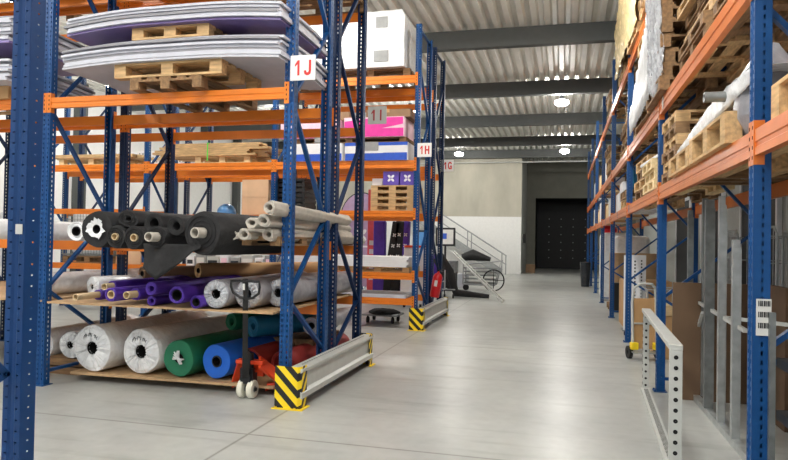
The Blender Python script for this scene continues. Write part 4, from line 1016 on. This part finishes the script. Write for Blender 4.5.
# shelf mesh floors below goods (dark planks seen from underneath)
for i, yy in enumerate((4.6, 5.6, 6.6, 8.6, 9.8)):
    tag(MB().box(0, 1.05, 0, .5, 0, .018).build('shelf_board', 'wood_dark', loc=(1.03, yy - .3, R2 - .02 - .01 if False else R2 - .0195)), ['loose brown board under the pallet by the near right post', 'loose board below the middle of the near right bay', 'loose board below the far end of the near right bay', 'loose board under the three pale pallets', 'loose board behind the first blue post on the right'][i], 'shelf board') if False else None

# ------------------------------------------------------------------ right floor level
t = thing('perforated_frame', 'pale perforated steel frame standing at the aisle side of the right rack', 'steel frame', (.785, 4.98, 0), math.atan2(-.12, 2.8))
LL = 2.75
def perf(mb, z0, z1, w=.07, d=.04):
    mb.box(-w / 2, w / 2, 0, d, z0, z1)
mb = MB(); perf(mb, 0, .86, .085)
z = .06
while z < .84: mb.lathe([(.001, -.002), (.0155, -.002), (.0155, .001)], 14, 1, 'y', (0, 0, z)); z += .075
mb.build('perforated_upright', ['rail_grey', 'red_hole'], t)
mb = MB(); mb.box(-.03, .03, LL - .05, LL, 0, .86); z = .06
while z < .84: mb.box(-.032, -.03, LL - .035, LL - .015, z, z + .03, 1); mb.lathe([(.001, LL - .052), (.013, LL - .052), (.013, LL - .05)], 10, 1, 'y', (0, 0, z)); z += .075
mb.build('perforated_upright', ['rail_grey', 'red_hole'], t)
MB().box(-.045, .045, 0, LL, .86, .9).build('top_rail', 'rail_grey', t, bevel=.004)
mb = MB(); mb.box(-.05, .04, .04, LL - .05, 0, .03); y = .1
while y < LL - .12: mb.box(-.025, .02, y, y + .012, .03, .0315, 1); y += .035
mb.build('slotted_foot_rail', ['rail_grey', 'red_hole'], t)
t = thing('stillage_frame', 'row of galvanised square posts on a floor rail inside the right rack', 'steel frame', (1.36, 5.2, 0))
MB().box(-.03, .03, -.1, 2.7, 0, .06).build('floor_rail', 'galv', t)
for i, (yy, hh, ww, xx) in enumerate(((.62, 1.66, .055, 0), (1.12, 2.05, .05, 0), (1.26, 1.9, .045, .04), (1.62, 2.05, .075, .0), (2.15, 2.1, .05, .06), (2.6, 2.0, .05, 0), (.15, 1.0, .04, .1))):
    mb = MB(); mb.box(xx - ww / 2, xx + ww / 2, yy - ww / 2, yy + ww / 2, .06, hh); mb.box(xx - ww / 2 - .004, xx + ww / 2 + .004, yy - .05, yy - .04, .06, hh * .96); mb.build('square_post', 'galv_d' if i in (3, 4, 5) else 'galv', t)
MB().bar((.02, .4, .95), (.02, 2.3, 1.02), .03, .03).build('cross_bar', 'rail_grey', t); MB().bar((.0, 1.1, .98), (.62, .5, .98), .03, .03).build('cross_bar', 'rail_grey', t)
MB().bar((.02, 2.0, .93), (.0, 2.5, .45), .025, .03).build('diagonal_bar', 'rail_grey', t)
MB().lathe([(.001, 0), (.06, .0), (.05, .05), (.015, .12), (.03, .16), (.001, .18)], 12, 0, 'z', (-.02, 2.25, .06), fn=lambda r, tt, a: r * (1 + .2 * math.sin(4 * a))).build('tied_plastic_knot', 'wrap', t, True)
for i, (xx, y0, y1, hh) in enumerate(((1.95, 5.3, 6.25, 1.2), (1.9, 6.35, 7.4, 1.25))):
    tag(MB().box(-.02, .02, 0, y1 - y0, 0, hh).build('brown_board', 'board_dark', loc=(xx, y0, 0), rot=(0, 0, 0)), ['large brown board leaning at the rear of the near right bay', 'large brown board beside the first blue post on the right'][i], 'board')
tag(MB().box(-.5, .45, 0, .02, 0, 1.22).build('brown_board', 'board_dark', loc=(1.62, 7.35, 0)), 'brown board standing square across the first right bay end', 'board')
# roll cages behind
def roll_cage(label, x, y, rz=0, H=1.85, L=.8, W=.7):
    t = thing('roll_cage', label, 'roll cage', (x, y, 0), rz)
    MB().box(0, L, 0, W, .15, .19).build('base_plate', 'galv_d', t)
    for sx in (.06, L - .06):
        for sy in (.06, W - .06): MB().lathe([(.001, -.018), (.06, -.018), (.06, .018), (.001, .018)], 14, 0, 'x', (sx, sy, .06)).bar((sx, sy, .06), (sx, sy, .15), .03, .04).build('caster', 'rubber', t)
    for sx in (0, L):
        m2 = MB(); m2.tube([(sx, 0, .19), (sx, 0, H - .08), (sx, .08, H), (sx, W - .08, H), (sx, W, H - .08), (sx, W, .19)], .015, 8)
        for q in range(1, 7): m2.tube([(sx, W * q / 7, .19), (sx, W * q / 7, H)], .007, 5)
        for zz in (.5, 1.1): m2.tube([(sx, 0, zz), (sx, W, zz)], .008, 5)
        m2.build('side_gate', 'galv', t, True)
    m2 = MB()
    for q in range(1, 8): m2.tube([(L * q / 8, W, .19), (L * q / 8, W, H - .1)], .006, 5)
    for zz in (.4, .9, 1.4, H - .1): m2.tube([(0, W, zz), (L, W, zz)], .008, 5)
    m2.build('back_grid', 'galv', t, True)
    return t
roll_cage('roll cage with arched gate behind the first right blue post', 2.45, 8.6, .1)
roll_cage('roll cage behind the square galvanised posts', 2.5, 6.6, .0)
roll_cage('roll cage at the right picture edge behind the near post', 2.45, 4.3, 0)
roll_cage('roll cage farther back along the right wall', 2.5, 10.6, 0)
for i, (x0, y0, w, d, h, mt) in enumerate(((2.4, 5.5, .9, .9, .55, 'card_dark'), (1.55, 4.25, .5, .9, .28, 'black'), (2.35, 3.3, .9, .8, .8, 'screen'))):
    boxed('storage_box', ['brown box on the floor behind the right rack', 'black low box beside the near right post', 'dark box at the lower right picture corner'][i], 'box', (x0 + w / 2, y0 + d / 2, 0), (w, d, h), mt)
for i in range(4):
    t = tag(MB().box(0, .95, 0, 1.0, 0, .05).build('dark_tray', 'black', loc=(1.12, 4.12 - 1.2, .12 + i * .28)), ['lowest', 'second', 'third', 'topmost'][i] + ' dark tray in the near right bay, cut by the picture edge', 'tray', 'dark trays at the lower right')
t = thing('tray_trolley', 'dark trolley carrying trays at the lower right corner', 'trolley', (1.1, 2.9, 0))
for sx in (0, 1.0):
    for sy in (0, 1.03): MB().box(sx - .015, sx + .015, sy - .015, sy + .015, 0, 1.25).build('upright_bar', 'galv_d', t)
# hand truck
t = thing('hand_truck', 'hand truck with bent tube handle and yellow clamps by the right rack', 'hand truck', (1.13, 9.75, 0), .25)
MB().tube([(-.17, 0, .12), (-.17, .05, .8), (-.15, .03, 1.0), (-.08, -.02, 1.06), (.08, -.02, 1.06), (.15, .03, 1.0), (.17, .05, .8), (.17, 0, .12)], .02, 8).tube([(-.17, .03, .5), (.17, .03, .5)], .014, 6).build('tube_frame', 'rail_grey', t, True)
MB().box(-.15, .15, .06, .08, .14, .85).build('tan_panel', 'card', t)
for sx in (-.2, .2):
    MB().lathe([(.03, -.025), (.09, -.025), (.09, .025), (.03, .025)], 20, 0, 'x', (sx, .06, .092), closed=True).build('wheel', 'rubber', t, True)
    MB().box(sx * .8 - .05, sx * .8 + .05, -.06, .03, .14, .24).build('yellow_clamp', 'yellow', t, bevel=.01)
MB().box(-.2, .2, -.16, 0, .1, .12).bar((-.2, .06, .09), (.2, .06, .09), .02, .02).build('toe_plate', 'galv', t)
boxed('carton', 'tan cartons stacked behind the hand truck, upper one slanting', 'box', (1.7, 10.2, 0), (.8, .7, .62), 'card')
boxed('carton', 'pale carton laid on the tan one behind the hand truck', 'box', (1.62, 10.15, .62), (.75, .6, .14), 'wood_pale', .2)
for i, (yy, xx) in enumerate(((12.2, 1.18), (12.75, 1.35))):
    t = thing('white_perforated_panel', ['white slotted panel trolley behind the second blue post', 'white slotted panel rear twin, half hidden'][i], 'panel', (xx, yy, 0))
    mb = MB(); mb.box(-.13, .13, 0, .04, .1, 1.42); 
    for q in range(20): mb.box(.04, .065, -.003, 0, .16 + q * .06, .19 + q * .06, 1); mb.box(-.1, -.075, -.003, 0, .16 + q * .06, .19 + q * .06, 1)
    mb.build('panel', ['white', 'black'], t)
    MB().box(-.15, .15, -.05, .3, .08, .1).build('base', 'galv_d', t)
    for sx in (-.1, .1): MB().lathe([(.001, -.015), (.04, -.015), (.04, .015), (.001, .015)], 12, 0, 'x', (sx, .05, .04)).box(sx - .01, sx + .01, .03, .07, .04, .08).build('caster', 'rubber', t)
boxed('wooden_case', 'large tan wooden case standing under the far right rack', 'case', (1.7, 17.1, .15), (1.1, .9, 1.25), 'ply')
pallet('pallet below the large tan wooden case', (1.7, 17.1, 0), 0, 1.2, 1.0, 'wood_dark')
boxed('black_case', 'black flat case leaning at the tan wooden case', 'case', (1.55, 16.4, 0), (.8, .25, .7), 'black')
t = boxed('white_sack', 'white wrapped tall load under the right rack past the wooden case', 'wrapped load', (1.5, 20.0, 0), (.9, 1.0, 1.95), 'wrap', bevel=.12)
boxed('white_sack', 'white wrapped load behind the tan case top', 'wrapped load', (1.75, 18.6, 0), (.9, .9, 1.85), 'wrap', bevel=.1)
t = thing('red_cap', 'red round cap on top of the white wrapped tall load', 'cap', (1.3, 19.9, 1.951)); MB().lathe([(.2, 0), (.22, .1), (.15, .2), (.001, .22)], 18, 0, 'z').build('cap_shell', 'red', t, True)
t = thing('waste_bin', 'dark wheeled bin at the far end of the right rack', 'bin', (.82, 25.6, 0)); MB().lathe([(.15, .02), (.2, .9), (.21, .92), (.001, .95)], 18, 0, 'z').build('bin_body', 'screen', t, True); MB().box(-.15, .15, .1, .2, 0, .03).build('base', 'black', t)
boxed('pallet_truck', 'tan stacked cartons low under the right rack, fourth bay', 'box', (1.6, 14.0, 0), (.9, .9, .9), 'card')
t = [o for o in col.objects if o.get('label', '').startswith('tan stacked cartons')][0]; t.name = 'carton'
cage('wire basket beneath the right rack between hand truck and panels', 1.3, 11.0, 0, .7, .7, .9, wheels=True, mt='galv')
for i, (xx, yy, mt) in enumerate(((1.95, 8.9, 'rail_grey'), (1.75, 8.2, 'galv'))):
    t = thing('machine_stand', ['grey machine body right of the first blue post', 'steel machine base right of the first blue post'][i], 'machine', (xx, yy, 0)); MB().box(-.3, .3, -.3, .3, .1, .75 - i * .2).build('body', mt, t, bevel=.02)
    for sx in (-.25, .25):
        for sy in (-.25, .25): MB().box(sx - .02, sx + .02, sy - .02, sy + .02, 0, .1).build('foot', 'black', t)

boxed('carton', 'brown carton at the far left edge beside the panel pile pallet', 'box', (-6.02, 5.9, 3.062), (.42, .4, .145), 'card')

pallet_stack(6, 'behind the sloping white film sheet', (1.64, 7.15, R2), 0, 1.2, .8, ('wood_dark', 'wood'), jit=.03, h=.11)

# ------------------------------------------------------------------ camera, world, view
f = 650.; yaw, pit, rol = math.radians(-14.61), math.radians(.962), math.radians(1.042)
cy, sy, cp, sp = math.cos(yaw), math.sin(yaw), math.cos(pit), math.sin(pit)
fw = Vector((sy * cp, cy * cp, sp)); rt = Vector((cy, -sy, 0)); up = rt.cross(fw)
c, s = math.cos(rol), math.sin(rol)
r2 = rt * c + up * s; u2 = up * c - rt * s
cd = bpy.data.cameras.new('camera'); cam = bpy.data.objects.new('camera', cd); col.objects.link(cam)
cd.sensor_width = 36; cd.lens = 36 * f / 788; cd.clip_end = 200; cd.clip_start = .05
mw = Matrix((r2, u2, -fw)).transposed().to_4x4(); mw.translation = Vector((0, 0, 1.6)); cam.matrix_world = mw
scene.camera = cam
w = bpy.data.worlds.new('world'); scene.world = w; w.use_nodes = True
w.node_tree.nodes['Background'].inputs[0].default_value = (.93, .97, 1, 1); w.node_tree.nodes['Background'].inputs[1].default_value = .8
scene.view_settings.view_transform = 'Standard'; scene.view_settings.look = 'None'; scene.view_settings.exposure = .35; scene.view_settings.gamma = 1
scene.view_settings.use_curve_mapping = False
scene.cycles.max_bounces = 8; scene.cycles.diffuse_bounces = 5; scene.cycles.sample_clamp_indirect = 6
scene.cycles.use_denoising = True
